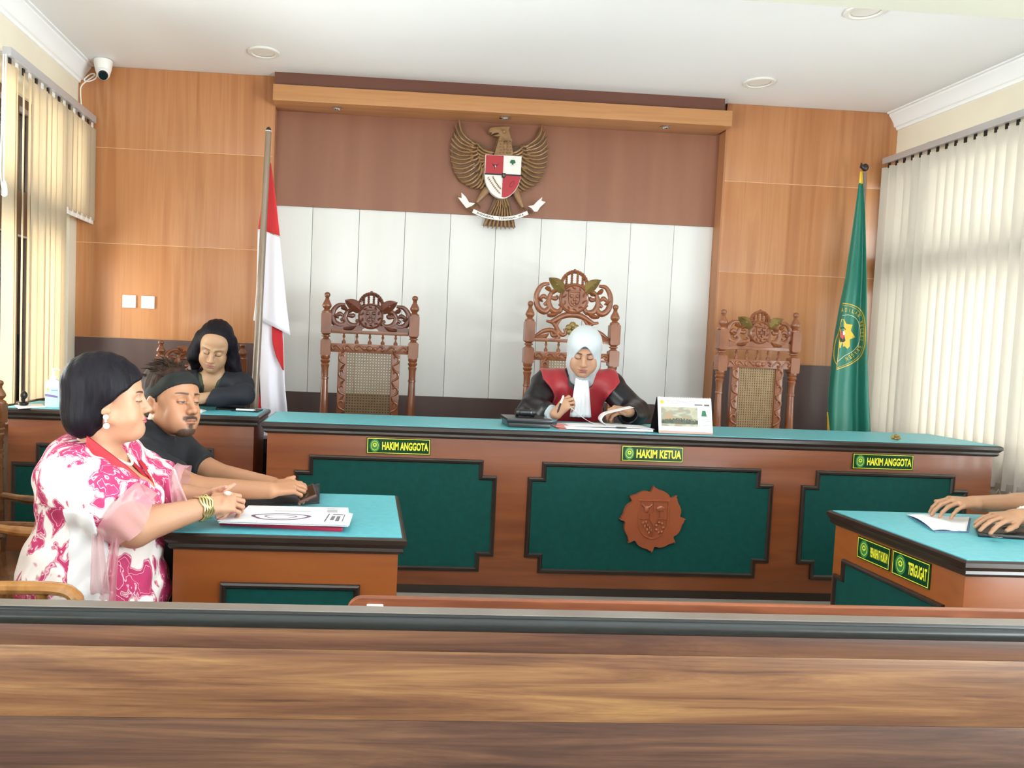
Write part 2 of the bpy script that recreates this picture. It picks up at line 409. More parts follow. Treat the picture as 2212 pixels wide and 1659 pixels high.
for k in range(37):
    y0 = 5.05-.0735*k; MB().tube(bez([(3.43, y0, .71), (3.43, y0-.02, .685), (3.43, y0-.055, .685), (3.43, y0-.0735, .71)], 4), .0018, 5).build('bead_chain', m_plastic, t)
for yy in (4.7, 3.6, 2.7): MB().box(3.44, 3.544, yy-.012, yy+.012, 2.74, 2.752).build('bracket', m_grey, t)
# ------------------------------------------------------------------ furniture materials
m_desk = mat('red-brown desk veneer', '#68341a', .36, ['#743c1e', '#804625', '#5d2d16'], sc=(.7, 3, 7), ns=1.6, det=5, lo=.25, hi=.75, dist=.5, coat=.15)
m_desko = mat('orange desk veneer', '#854517', .36, ['#904e20', '#88481b', '#793d15'], sc=(.7, 3, 7), ns=1.6, det=5, lo=.25, hi=.75, dist=.5, coat=.15)
m_lip = mat('dark brown moulding', '#231812', .3, '#2b1f19', sc=(1, 1, 1), ns=6, coat=.15)
m_felt = mat('teal felt', '#5cb2bd', .42, '#56aab5', ns=40, det=2, spec=.5)
m_green = mat('dark green cloth panel', '#05433d', .7, '#053e38', ns=30, det=2, spec=.2)
m_carv = mat('carved red-brown wood', '#8a4429', .35, '#96502f', ns=4, coat=.2)
m_chair = mat('glossy carved wood', '#6f3b21', .28, ['#7d4627', '#64341d'], sc=(3, 3, 1.2), ns=4, coat=.4, lo=.3, hi=.7)
m_chair2 = mat('lighter carved wood', '#834a2c', .3, ['#905635', '#764126'], sc=(3, 3, 1.2), ns=4, coat=.4, lo=.3, hi=.7)
m_chaird = mat('dark carved wood', '#5a2f22', .28, ['#683828', '#4f281d'], sc=(3, 3, 1.2), ns=4, coat=.4, lo=.3, hi=.7)
m_gold = mat('antique gold paint', '#8f7a45', .35, '#7d683a', ns=8, metal=.35)
m_cane_lit = mat('cane weave', '#c4a67c', .55, '#b4956b', ns=20)  # paler cane copy, window light put into its colour
m_signg = mat('sign green', '#0c3a22', .25)
m_yel = mat('sign yellow', '#e6e23a', .4)
m_seal = mat('sign seal green', '#2f7a40', .4)

def rect_ring(mb, x0, x1, y0, y1, prof):
    """prof: (outward offset, z) closed profile swept round a rectangle with mitred corners"""
    mb.ring([[(x0-o, y0-o, z), (x1+o, y0-o, z), (x1+o, y1+o, z), (x0-o, y1+o, z)] for o, z in prof], True)
LIP = [(-.03, 0), (.012, 0), (.02, -.006), (.021, -.02), (.015, -.026), (.012, -.031), (.008, -.034), (.010, -.044), (.004, -.052), (-.004, -.056), (-.03, -.056)]
def desk_top(t, x0, x1, y0, y1, z, felt=m_felt):
    mb = MB(); rect_ring(mb, x0, x1, y0, y1, [(o, z+h) for o, h in LIP]); mb.build('edge_moulding', m_lip, t, ang=20)
    MB().box(x0-.004, x1+.004, y0-.004, y1+.004, z-.02, z+.0025).build('felt_top', felt, t)
def stepped(x0, x1, z0, z1, nx, nz, bottom=True):
    if bottom:
        return [(x0+nx, z0), (x1-nx, z0), (x1-nx, z0+nz), (x1, z0+nz), (x1, z1-nz), (x1-nx, z1-nz), (x1-nx, z1), (x0+nx, z1), (x0+nx, z1-nz), (x0, z1-nz), (x0, z0+nz), (x0+nx, z0+nz)]
    return [(x0, z0), (x1, z0), (x1, z1-nz), (x1-nx, z1-nz), (x1-nx, z1), (x0+nx, z1), (x0+nx, z1-nz), (x0, z1-nz)]
def stepped_panel(t, poly, f, w=.024, proud=.014):
    """f(a,b,d) -> 3d with d outward from the face"""
    loops = [[f(a, b, d) for a, b in inset(poly, k*w)] for k, d in ((0, 0), (.08, proud*.7), (.35, proud), (.7, proud*.9), (.95, proud*.4), (1, .001))]
    mb = MB(); mb.ring(loops, False); fr = mb.build('panel_moulding', m_lip, t, ang=25)
    p2 = inset(poly, w*.9); MB().prism(p2, lambda a, b: f(a, b, -.004), lambda a, b: f(a, b, .004)).build('green_panel', m_green, t)

# ------------------------------------------------------------------ the judges' bench
bx0, bx1, by0, by1, bz = -.466, 3.19, 3.705, 4.205, .97
t = thing('judges_bench', 'long judges bench with teal felt top and three stepped green front panels', 'desk', (1.37, 3.72, .15))
MB().box(bx0, bx1, 3.72, 4.19, .15, .93).build('body', m_desk, t, bevel=.003)
desk_top(t, bx0-.008, bx1+.012, by0+.012, by1, bz)
MB().box(bx0+.02, bx1-.02, 3.716, 3.722, .151, .19).build('plinth', m_lip, t)
for (x0, x1, a) in ((-.333, .656, .069), (.808, 2.05, .068), (2.194, 3.066, .072)):
    stepped_panel(t, stepped(x0, x1, .262, .817, a, .077), lambda a, b, d: (a, 3.7195-d, b))

def seal(mb, c, r, f):
    """oval seal ring + dot shapes via f(a,b)"""
    n = 28
    mb.ring([[f(c[0]+r*.78*k*math.cos(2*PI*i/n), c[1]+r*k*math.sin(2*PI*i/n)) for i in range(n)] for k in (1, .9)], False)
def name_plate(label, words, f, w, h, fs=.30, tx=.25, sheen_corner=False):
    """f(a,b,d): plate coordinates in metres from its lower left, d outward"""
    t = thing('name_plate', label, 'sign', tuple(f(w/2, 0, 0)), 'green and yellow name plates')
    MB().prism([(0, 0), (w, 0), (w, h), (0, h)], lambda a, b: f(a, b, 0.0), lambda a, b: f(a, b, .004)).build('plate', m_signg, t)
    mb = MB(); o = .0035; i2 = .0062
    R = lambda k: [f(k, k, .0046), f(w-k, k, .0046), f(w-k, h-k, .0046), f(k, h-k, .0046)]
    mb.ring([R(o), R(i2)], False); mb.build('border', m_yel, t, smooth=False)
    mb = MB(); c = (h*.50, h*.5); r = h*.40; n = 28
    mb.add([f(c[0]+r*.76*math.cos(2*PI*i/n), c[1]+r*math.sin(2*PI*i/n), .0047) for i in range(n)], [tuple(range(n))])
    sl = mb.build('seal', m_seal, t, smooth=False)
    mb = MB(); seal(mb, c, r*.72, lambda a, b: f(a, b, .0052))
    cc = (c[0], c[1]+r*.12); pts = []
    for i in range(16):
        q = r*(.36 if i % 2 == 0 else .25); pts.append((cc[0]+q*math.cos(PI*i/8), cc[1]+q*math.sin(PI*i/8)))
    ins = [(cc[0]+(a-cc[0])*.55, cc[1]+(b-cc[1])*.55) for a, b in pts]
    mb.ring([[f(a, b, .0053) for a, b in pts], [f(a, b, .0053) for a, b in ins]], False)
    mb.build('seal_emblem', m_yel, sl, smooth=False)
    mb = MB(); x0 = h*.95; x1 = w-h*.14
    text_on(mb, words, lambda a, b: f(x0+(x1-x0)*a, h*(.5-fs)+h*2*fs*b, .0048), .035); mb.build('lettering', m_yel, t, smooth=False)
    return t
fr = lambda X, Z: (lambda a, b, d: (X+a, 3.719-d, Z+b))
name_plate('green name plate reading HAKIM ANGGOTA on the left part of the judges bench', 'HAKIM ANGGOTA', fr(.012, .831), .31, .079, .25)
name_plate('green name plate reading HAKIM KETUA at the middle of the judges bench', 'HAKIM KETUA', fr(1.268, .833), .312, .079, .27)
name_plate('green name plate reading HAKIM ANGGOTA on the right part of the judges bench', 'HAKIM ANGGOTA', fr(2.45, .831), .318, .079, .25)

# carved sunburst emblem on the middle panel
ex, ez = 1.438, .55
t = thing('carved_emblem', 'carved wooden sunburst emblem with a shield on the middle green panel', 'emblem', (ex, 3.71, ez-.17))
out = []
for k in range(8):
    a0 = PI/2+k*PI/4+.02
    for da, r in ((0, .168), (.02, .158), (.035, .160), (.055, .148), (.075, .141), (.11, .138), (.15, .139), (.24, .145), (.35, .149), (.48, .150), (.60, .150), (.67, .154), (.72, .159), (.755, .157)):
        out.append((ex+r*math.cos(a0+da), ez+r*math.sin(a0+da)*1.0))
MB().prismy(out, 3.696, 3.715).build('sunburst', m_carv, t)
def shield_poly(c, w, h, n=8):
    P = [(c[0]-w/2, c[1]+h/2), (c[0]-w/2, c[1]-h*.05)]
    P += [(c[0]-w/2*math.cos(PI/2*i/n), c[1]-h*.05-h*.45*math.sin(PI/2*i/n)) for i in range(1, n)]
    P += [(c[0], c[1]-h/2)]; P += [(2*c[0]-a, b) for a, b in P[::-1][1:]]
    return P
sp = shield_poly((ex, ez), .15, .19)
mb = MB(); mb.ring([[(a, y, b) for a, b in shield_poly((ex, ez), w, h)] for w, h, y in ((.158, .2, 3.6965), (.152, .193, 3.690), (.142, .183, 3.690), (.138, .179, 3.6965))], False)
sh = mb.build('shield_rim', m_carv, t)
mb = MB(); mb.box(ex-.07, ex+.07, 3.691, 3.697, ez+.002, ez+.006); mb.box(ex-.002, ex+.002, 3.691, 3.697, ez-.09, ez+.09)
mb.ell((ex+.035, 3.694, ez+.055), (.022, .007, .016)); mb.box(ex+.032, ex+.038, 3.690, 3.697, ez+.015, ez+.045)
mb.ell((ex-.035, 3.694, ez+.05), (.012, .007, .018)); mb.tube([(ex-.06, 3.693, ez+.075), (ex-.045, 3.692, ez+.062), (ex-.025, 3.692, ez+.062), (ex-.01, 3.693, ez+.075)], .004, 6)
for k in range(4): mb.ell((ex-.05+.011*k, 3.694, ez-.02-.016*k), (.006, .006, .01)); mb.ell((ex-.035+.009*k, 3.694, ez-.015-.014*k), (.005, .006, .009))
for k in range(7):
    a = PI*2*k/7; mb.ell((ex+.035+.018*math.cos(a), 3.694, ez-.04+.026*math.sin(a)), (.008, .006, .008))
mb.prismy([(ex-.02, ez+.03), (ex-.02, ez), (ex, ez-.025), (ex+.02, ez), (ex+.02, ez+.03)], 3.688, 3.697)
mb.build('shield_relief', m_carv, t)

# ------------------------------------------------------------------ clerk's desk behind the two people on the left
t = thing('clerk_desk', 'clerk desk with teal top and green panels along the left window', 'desk', (-1.18, 4.0, .15))
MB().box(-1.78, -.562, 3.945, 4.33, .15, .93).build('body', m_desk, t, bevel=.003)
desk_top(t, -1.79, -.552, 3.94, 4.34, .97)
stepped_panel(t, stepped(-1.76, -.64, .262, .80, .12, .10), lambda a, b, d: (a, 3.9445-d, b))
# ------------------------------------------------------------------ plaintiff table, left
t = thing('litigant_table', 'smaller table with teal felt top at which the two people lean on the left', 'table', (-.22, 2.77, 0))
MB().box(-.592, .122, 2.45, 3.09, .0, .70).build('body', m_desko, t, bevel=.003)
desk_top(t, -.595, .128, 2.443, 3.10, .75)
stepped_panel(t, stepped(-.52, .082, .15, .592, .078, .085), lambda a, b, d: (a, 2.4495-d, b), .022)
# ------------------------------------------------------------------ defendant table, right
t = thing('litigant_table', 'table with TERGUGAT plate and teal felt top at the right edge', 'table', (2.5, 2.7, 0))
MB().box(1.958, 2.65, 2.355, 3.05, 0, .70).build('body', m_desko, t, bevel=.003)
desk_top(t, 1.952, 2.66, 2.345, 3.055, .75)
stepped_panel(t, stepped(2.38, 3.03, .13, .572, .05, .075), lambda a, b, d: (1.9575-d, 5.41-a, b), .02)
side = lambda Y, Z: (lambda a, b, d: (1.957-d, Y-a, Z+b))
name_plate('green name plate reading PENASIHAT HUKUM on the right table, farther of the pair', 'PENASIHAT HUKUM', side(2.895, .603), .19, .085, .22)
name_plate('green name plate reading TERGUGAT on the right table, nearer of the pair', 'TERGUGAT', side(2.692, .600), .19, .09, .25)

# ------------------------------------------------------------------ partition in the foreground and the bench behind it
def laminate(name, cols, seed, zs=15):
    m = bpy.data.materials.new(name); m.use_nodes = True; nt = m.node_tree; b = nt.nodes['Principled BSDF']; b.inputs['Roughness'].default_value = .38
    b.inputs['Specular IOR Level'].default_value = .35
    tc = nt.nodes.new('ShaderNodeTexCoord'); mp = nt.nodes.new('ShaderNodeMapping'); nt.links.new(tc.outputs['Object'], mp.inputs[0])
    mp.inputs['Scale'].default_value = (1.05, 1, zs); mp.inputs['Location'].default_value = (seed*3.1, 0, seed*1.7)
    n = nt.nodes.new('ShaderNodeTexNoise'); n.inputs['Scale'].default_value = 1.25; n.inputs['Detail'].default_value = 9; n.inputs['Roughness'].default_value = .68; n.inputs['Distortion'].default_value = .5
    nt.links.new(mp.outputs[0], n.inputs['Vector'])
    r = nt.nodes.new('ShaderNodeValToRGB'); nt.links.new(n.outputs['Fac'], r.inputs[0]); e = r.color_ramp.elements
    ps = [.28, .42, .5, .58, .72]
    e[0].position = ps[0]; e[0].color = L(cols[0]); e[1].position = ps[-1]; e[1].color = L(cols[4])
    for p, c in list(zip(ps, cols))[1:-1]: q = e.new(p); q.color = L(c)
    # thin dark streaks
    mp2 = nt.nodes.new('ShaderNodeMapping'); nt.links.new(tc.outputs['Object'], mp2.inputs[0]); mp2.inputs['Scale'].default_value = (1.5, 1, 75); mp2.inputs['Location'].default_value = (seed, 0, seed)
    n2 = nt.nodes.new('ShaderNodeTexNoise'); n2.inputs['Scale'].default_value = 1.5; n2.inputs['Detail'].default_value = 3; nt.links.new(mp2.outputs[0], n2.inputs['Vector'])
    r2 = nt.nodes.new('ShaderNodeValToRGB'); nt.links.new(n2.outputs['Fac'], r2.inputs[0]); e2 = r2.color_ramp.elements
    e2[0].position = .30; e2[0].color = (.62, .58, .55, 1); e2[1].position = .42; e2[1].color = (1, 1, 1, 1)
    mx = nt.nodes.new('ShaderNodeMix'); mx.data_type = 'RGBA'; mx.blend_type = 'MULTIPLY'; mx.inputs[0].default_value = 1
    nt.links.new(r.outputs[0], mx.inputs[6]); nt.links.new(r2.outputs[0], mx.inputs[7]); nt.links.new(mx.outputs[2], b.inputs['Base Color'])
    return m
lam_d = laminate('dark striped laminate', ['#331f18', '#462b1f', '#523425', '#5e3e2b', '#745236'], 1.3, 22)
lam_m = laminate('golden striped laminate', ['#42291c', '#593a27', '#68472e', '#775537', '#926e41'], 2.9, 20)
lam_l = laminate('dark knotty laminate', ['#2c1b15', '#3d271d', '#482f23', '#543928', '#6a4b32'], 4.4, 20)
m_rail = mat('dark painted rail', '#101312', .35, '#171a19', sc=(1.5, 1, 6), ns=6, coat=.1, spec=.35)
m_railt = mat('highlit rail top', '#6a625b', .3, '#787069', ns=5)  # lighter colour stands in for the highlight along the rail top
t = thing('partition_railing', 'wide partition of striped wood boards with dark moulded top rail in front', 'railing', (.3, 1.46, 0))
x0, x1 = -1.7, 2.4
for (a, b, m) in ((.02, .611, lam_l), (.612, .742, lam_m), (.743, .842, lam_d)): pass
zt = .858
MB().box(x0, x1, 1.462, 1.482, .715-.08, zt-.0775+.0).cur
for (a, b, m, nm) in ((.02, .642, lam_l, 'board'), (.6425, .7805, lam_m, 'board'), (.781, .825, lam_d, 'board')):
    MB().box(x0, x1, 1.462, 1.484, a, b).build(nm, m, t, bevel=.0006)
pr = [(1.485, .822), (1.459, .822), (1.452, .826), (1.449, .834), (1.4495, .842), (1.453, .848), (1.4555, .850), (1.4555, .853), (1.4585, .857), (1.4585, .8575), (1.485, .8575)]
MB().prism(pr, lambda a, b: (x0, a, b), lambda a, b: (x1, a, b)).build('top_rail', m_rail, t, ang=50)
MB().box(x0, x1, 1.4535, 1.487, .8575, .8595).build('rail_cap', m_railt, t)
for x in (x0+.03, .3, x1-.03): MB().box(x-.03, x+.03, 1.484, 1.52, 0, .8).build('post', m_lip, t)

t = thing('long_bench', 'brown long bench with rounded backrest corner and white clips, behind the partition', 'bench', (.95, 1.8, 0))
bx0, bx1, bt = -.025, 2.4, .82
P = [(bx0, .55), (bx1, .55), (bx1, bt)]+[(bx0+.035-.035*math.sin(PI/2*k/6), bt-.035+.035*math.cos(PI/2*k/6)) for k in range(7)]
MB().prismy(P, 1.65, 1.672).build('backrest', mat('brown bench plywood', '#85492d', .35, ['#935437', '#79432b'], sc=(.8, 3, 8), ns=3, coat=.2), t, bevel=.0025)
MB().box(bx0, bx1, 1.69, 2.05, .41, .435).build('seat', m_desk, t, bevel=.004)
for x in (.02, 1.15, 2.3):
    for y in (1.71, 2.02): MB().box(x, x+.04, y-.02, y+.02, 0, .41).build('leg', m_lip, t)
    MB().box(x, x+.04, 1.675, 1.69, .3, .7).build('back_support', m_lip, t)
for u, v in ((810, 1312), (2085, 1343)):
    p = aty(u, v, 1.645)
    MB().box(p[0]-.018, p[0]+.018, 1.632, 1.65, p[2]-.012, p[2]+.006).build('clip', m_plastic, t, bevel=.002)

# ------------------------------------------------------------------ carved chairs
def turned(mb, x, y, z0, z1, r):
    h = z1-z0
    prof = [(.75, 0), (.95, .012), (.75, .025), (.6, .04), (.85, .06), (1, .10), (1.02, .16), (.95, .28), (.82, .5), (.72, .68), (.68, .74), (.80, .745), (.80, .765), (.7, .77), (.74, .86), (.92, .90), (.7, .915), (.95, .93), (1.02, .945), (.8, .96), (.98, .975), (.98, 1)]
    mb.lathe([(r*a, z0+h*b) for a, b in prof], (x, y, 0), 14)
def ringbit(mb, x, y, z0, z1, r):
    h = z1-z0; mb.lathe([(r*a, z0+h*b) for a, b in ((1.05, 0), (.7, .2), (.62, .35), (1, .5), (1, .62), (.65, .75), (1, .9), (1.05, 1))], (x, y, 0), 14)
def finial(mb, x, y, z0, z1, r):
    h = z1-z0; mb.lathe([(r*a, z0+h*b) for a, b in ((1.15, 0), (1.1, .08), (.8, .13), (.6, .17), (.95, .26), (1.1, .34), (1, .43), (.7, .56), (.45, .66), (.5, .70), (.42, .73), (.6, .79), (.72, .87), (.6, .95), (.3, 1.0))], (x, y, 0), 14)
def block(mb, x, y, z0, z1, r):
    c = .2*r; P = [(x-r, z0+c), (x-r, z1-c), (x-r+c, z1), (x+r-c, z1), (x+r, z1-c), (x+r, z0+c), (x+r-c, z0), (x-r+c, z0)]
    mb.prismy(P, y-r, y+r)
def sc(mb, pts, r0, r1, y=0, n=8, flat=.8):
    r0 *= 1.22; r1 *= 1.2; P = bez(pts, 6); m = len(P); R = [r0+(r1-r0)*abs(2*i/(m-1)-1)**1.5 for i in range(m)]
    mb.tube([(p[0], y, p[1]) for p in P], R, n, flat, nrm=(0, 1, 0))
def leaf(mb, base, tip, w, y, bend=.0, th=.010):
    """pointed carved leaf with a raised midrib"""
    b = np.array(base); t = np.array(tip); d = t-b; n = np.array([-d[1], d[0]])
    N = 10; rows = []
    for i in range(N+1):
        s = i/N; c = b+d*s+n*bend*math.sin(PI*s); ww = w*math.sin(PI*min(1, .12+s*.88))**.7*(1-.25*s); nn = n/np.linalg.norm(n)
        rows.append([(c[0]+nn[0]*ww*q, y-th*(1-abs(q))*1.3-(0 if abs(q) < 1 else 0), c[1]+nn[1]*ww*q) for q in (-1, -.5, 0, .5, 1)]+[(c[0]+nn[0]*ww*q, y+th*.5, c[1]+nn[1]*ww*q) for q in (1, -1)])
    mb.ring(rows, False); mb.add(rows[0], [tuple(range(7))]); mb.add(rows[-1], [tuple(range(7))[::-1]])

def ornate_chair(label, X, Y, zf, rot=0, hw=.269, tall=0, wood=None, crest_m=None, gold=None, arch=True, arms=True, cane=None, group='carved high-backed chairs'):
    """local: x across, -y towards the front, z from its floor; tall raises the crest"""
    wood = wood or m_chair; crest_m = crest_m or wood
    t = thing('carved_chair', label, 'chair', (0, 0, 0), group)
    kw = hw/.269; pr = .031*min(1, kw*1.05); iw = hw-pr
    for s in (-1, 1):
        x = s*hw; mb = MB()
        finial(mb, x, 0, 1.385, 1.51, .0265); block(mb, x, 0, 1.26, 1.385, pr); ringbit(mb, x, 0, 1.222, 1.26, pr*.9)
        block(mb, x, 0, 1.125, 1.222, pr); turned(mb, x, 0, .56, 1.125, pr*.95); block(mb, x, 0, .38, .56, pr); mb.lathe([(pr*.7, 0), (pr*.9, .05), (pr*.75, .2), (pr, .36), (pr, .38)], (x, 0, 0), 12)
        mb.build('back_post', wood, t, False, ang=40)
    # crest rail, balusters, cane frame
    mb = MB(); zb = 1.262
    mb.box(-iw, iw, -.016, .016, zb, zb+.022)
    mb.build('crest_rail', wood, t, False, bevel=.003)
    for k in range(5):
        x = (k-2)*iw*.335; mb = MB(); mb.lathe([(r, zb-.06+h) for r, h in ((.012, 0), (.013, .012), (.006, .022), (.004, .03), (.008, .04), (.009, .046), (.005, .052), (.007, .06))], (x, 0, 0), 10); mb.build('baluster', wood, t, False)
    mb = MB(); mb.box(-iw, iw, -.017, .017, 1.148, 1.202); fo, fi = iw*.80, iw*.58
    for s in (-1, 1):
        mb.box(min(s*fi, s*fo), max(s*fi, s*fo), -.017, .017, .52, 1.15)
    mb.box(-fo, fo, -.017, .017, .5, .56)
    fr = mb.build('back_frame', wood, t, False, bevel=.004)
    mb = MB()                                         # carving on the frame
    for s in (-1, 1):
        for k in range(6):
            z = .60+.095*k; q = s*(fo+fi)/2
            sc(mb, [(q-.022*s, z), (q+.012*s, z+.02), (q+.016*s, z+.05), (q-.004*s, z+.06), (q-.012*s, z+.045)], .0075, .004, -.017)
            leaf(mb, (q+.006*s, z+.055), (q-.02*s, z+.095), .009, -.017, .1, .006)
        for k in range(3):
            x = s*(.03+iw*.3*k); sc(mb, [(x, 1.162), (x+.03*s, 1.19), (x+.055*s, 1.18), (x+.05*s, 1.165), (x+.038*s, 1.17)], .007, .004, -.017)
    mb.ell((0, -.019, 1.175), (.02, .01, .018)); mb.ell((-.032, -.017, 1.175), (.014, .008, .013)); mb.ell((.032, -.017, 1.175), (.014, .008, .013))
    stuff(mb.build('frame_carving', wood, fr, False))
    mb = MB(); n = 16; st = 2*fi/n; zz0, zz1 = .555, 1.15
    for k in range(n+1):
        x = -fi+st*k
        for d in (-.0026, .0026): mb.box(x+d-.0011, x+d+.0011, -.003, -.001, zz0, zz1)
    nz = int((zz1-zz0)/(st*.98))
    for k in range(nz+1):
        z = zz0+(zz1-zz0)*k/nz
        for d in (-.0026, .0026): mb.box(-fi, fi, -.0005, .0015, z+d-.0011, z+d+.0011)
    for k in range(-nz, n+nz):                       # diagonals
        for sg in (1, -1):
            xa = -fi+st*(k+.5); za = zz0; xb = xa+sg*(zz1-zz0)*st/((zz1-zz0)/nz)
            p0 = np.array([xa, za]); p1 = np.array([xb, zz1]); lo, hi = 0., 1.
            dx = p1[0]-p0[0]
            for lim, sgn in ((-fi, 1), (fi, -1)):
                q = (lim-p0[0])/dx
                if dx*sgn > 0: lo = max(lo, q)
                else: hi = min(hi, q)
            if hi-lo < .02: continue
            a, b = p0+(p1-p0)*lo, p0+(p1-p0)*hi; dn = (b-a)/np.linalg.norm(b-a)*.0010; nn = (-dn[1], dn[0])
            mb.add([(a[0]+nn[0], .002, a[1]+nn[1]), (a[0]-nn[0], .002, a[1]-nn[1]), (b[0]-nn[0], .002, b[1]-nn[1]), (b[0]+nn[0], .002, b[1]+nn[1])], [(0, 1, 2, 3)])
    stuff(mb.build('cane_weave', cane or m_cane_lit, t, False, smooth=False))
    # crest carving, unit = .00055 m from the middle, k = horizontal fit
    u = .00055; kx = iw/.238; H = 1.0
    zt = zb+.02
    def q(a, b): return (a*u*kx, zt+b*u*(1+tall))
    mb = MB()
    if tall:                                         # open lower tier under the medallion
        lo = 150
        for s in (-1, 1):
            sc(mb, [q(s*430, 10), q(s*330, 60), q(s*230, 70), q(s*150, 20), q(s*200, -10)], .013, .007)
            sc(mb, [q(s*300, 150), q(s*215, 130), q(s*160, 60), q(s*215, 25), q(s*245, 70)], .012, .006)
            sc(mb, [q(s*130, 175), q(s*180, 110), q(s*120, 40), q(s*70, 50), q(s*90, 90)], .011, .006)
            leaf(mb, q(s*420, 5), q(s*260, 45), .022, -.004, .15*s)
        sc(mb, [q(-240, 140), q(-110, 195), q(0, 210), q(110, 195), q(240, 140)], .016, .012)
        base = 175
    else:
        P = [q(-430, 0), q(-430, 45), q(-330, 75), q(-200, 70), q(-120, 60)]
        A = [q(92*math.cos(PI-PI*i/8), 5+38*math.sin(PI*i/8)) for i in range(9)] if arch else []
        arc = [q(-120, 60), q(-60, 85), q(0, 90), q(60, 85), q(120, 60)]
        poly = P+arc[1:-1]+[(-a, b) for a, b in P[::-1]]
        poly = poly+([(-a[0]*-1, a[1]) for a in A[::-1]] if arch else [])
        mb.prismy(poly, -.013, .013)
        base = 0
    for s in (-1, 1):
        b0 = base
        sc(mb, [q(s*285, b0+285), q(s*370, b0+270), q(s*425, b0+190), q(s*405, b0+90), q(s*330, b0+50), q(s*275, b0+85), q(s*300, b0+125), q(s*335, b0+105)], .016, .008)
        sc(mb, [q(s*180, b0+240), q(s*250, b0+215), q(s*285, b0+140), q(s*245, b0+70), q(s*165, b0+55), q(s*130, b0+95), q(s*165, b0+120)], .015, .007)
        sc(mb, [q(s*400, b0+150), q(s*345, b0+180), q(s*310, b0+160)], .012, .006)
        sc(mb, [q(s*270, b0+170), q(s*205, b0+165), q(s*185, b0+190)], .012, .006)
        leaf(mb, q(s*330, b0+255), q(s*255, b0+215), .016, -.004, .1); leaf(mb, q(s*420, b0+160), q(s*350, b0+130), .014, -.004, .1)
        leaf(mb, q(s*250, b0+205), q(s*170, b0+235), .014, -.004, .1)
        leaf(mb, q(s*300, b0+20), q(s*150, b0+60), .016, -.012, .12*s)
    mb.build('crest_scrollwork', crest_m, t, False, ang=50)
    mb = MB(); cc = q(0, base+165); R = .078*kx*(1+tall*.5)
    mb.lathe([(R*a, h) for a, h in ((.0, .02), (.86, .02), (.93, .026), (1, .022), (1.03, .012), (1.0, -.012), (0, -.012))], (0, 0, 0), 28, 'y', caps=False)
    mb.v = [(p[0], -p[1], p[2]+cc[1]) for p in mb.v]
    md = mb.build('medallion', crest_m, t, False)
    mb = MB(); sh = shield_poly((0, cc[1]), R*.8, R*1.05)
    mb.ring([[(a*k, y, cc[1]+(b-cc[1])*k) for a, b in sh] for k, y in ((1.08, -.019), (1.0, -.028), (.9, -.028), (.84, -.021))], False)
    mb.ell((-.018, -.022, cc[1]+.018), (.011, .008, .012)); mb.ell((.018, -.022, cc[1]+.018), (.012, .008, .011)); mb.ell((0, -.024, cc[1]-.002), (.009, .008, .011))
    mb.ell((-.012, -.022, cc[1]-.02), (.009, .007, .012)); mb.ell((.014, -.022, cc[1]-.02), (.009, .007, .012)); mb.ell((0, -.022, cc[1]-.034), (.008, .007, .008))
    for k in range(10):
        a = PI*2*k/10+.2; leaf(mb, (R*.62*math.cos(a), cc[1]+R*.68*math.sin(a)), (R*.86*math.cos(a+.35), cc[1]+R*.86*math.sin(a+.35)), .007, -.02, .1, .005)
    mb.build('shield_relief', crest_m, md, False)
    mb = MB(); c1 = q(0, base+270); rr = .072*kx*(1+tall*.4); hh = rr*1.12       # crown
    ar = [(rr*math.cos(PI*i/16), c1[1]+hh*math.sin(PI*i/16)) for i in range(17)]
    mb.tube([(a, 0, b) for a, b in ar], .011, 8)
    for i in range(1, 16): mb.ell((ar[i][0]*1.03, -.004, c1[1]+(ar[i][1]-c1[1])*1.03), (.0105, .013, .0095), 8, 6)
    for x in (-.62, -.22, .22, .62):
        top = c1[1]+hh*math.sqrt(1-x*x)
        n = 6
        for i in range(n): mb.ell((x*rr+.0, -.003, c1[1]+(top-c1[1])*(i+.5)/n), (.0085, .011, (top-c1[1])/n*.62), 8, 6)
    mb.tube([(-rr*1.1, 0, c1[1]-.004), (0, -.004, c1[1]+.01), (rr*1.1, 0, c1[1]-.004)], .012, 8)
    for i in range(9): mb.ell(((i-4)*rr*.25, -.008, c1[1]+.006-abs(i-4)*.002), (.008, .010, .009), 8, 6)
    mb.ell((0, 0, c1[1]+hh+.008), (.010, .010, .010)); mb.build('crest_crown', crest_m, t, False)
    for s in (-1, 1):                                # leaves beside the crown
        mb = MB(); leaf(mb, q(s*120, base+225), q(s*295, base+335), .040*kx, -.008, .05*s, .020)
        mb.ell((q(s*200, 0)[0], -.02, q(0, base+280)[1]), (.012, .012, .012)); mb.build('crest_leaf', gold or crest_m, t, False)
    if tall:
        mb = MB(); fz = q(0, base-85)[1]
        for k in range(5):
            a = PI/2+2*PI*k/5; mb.ell((.024*math.cos(a), -.010, fz+.024*math.sin(a)), (.021, .010, .021))
        mb.ell((0, -.022, fz), (.009, .009, .009)); mb.build('crest_flower', gold or crest_m, t, False)
    # seat, arms and legs
    MB().box(-hw-.02, hw+.02, -.40, .02, .42, .47).build('seat', wood, t, False, bevel=.012)
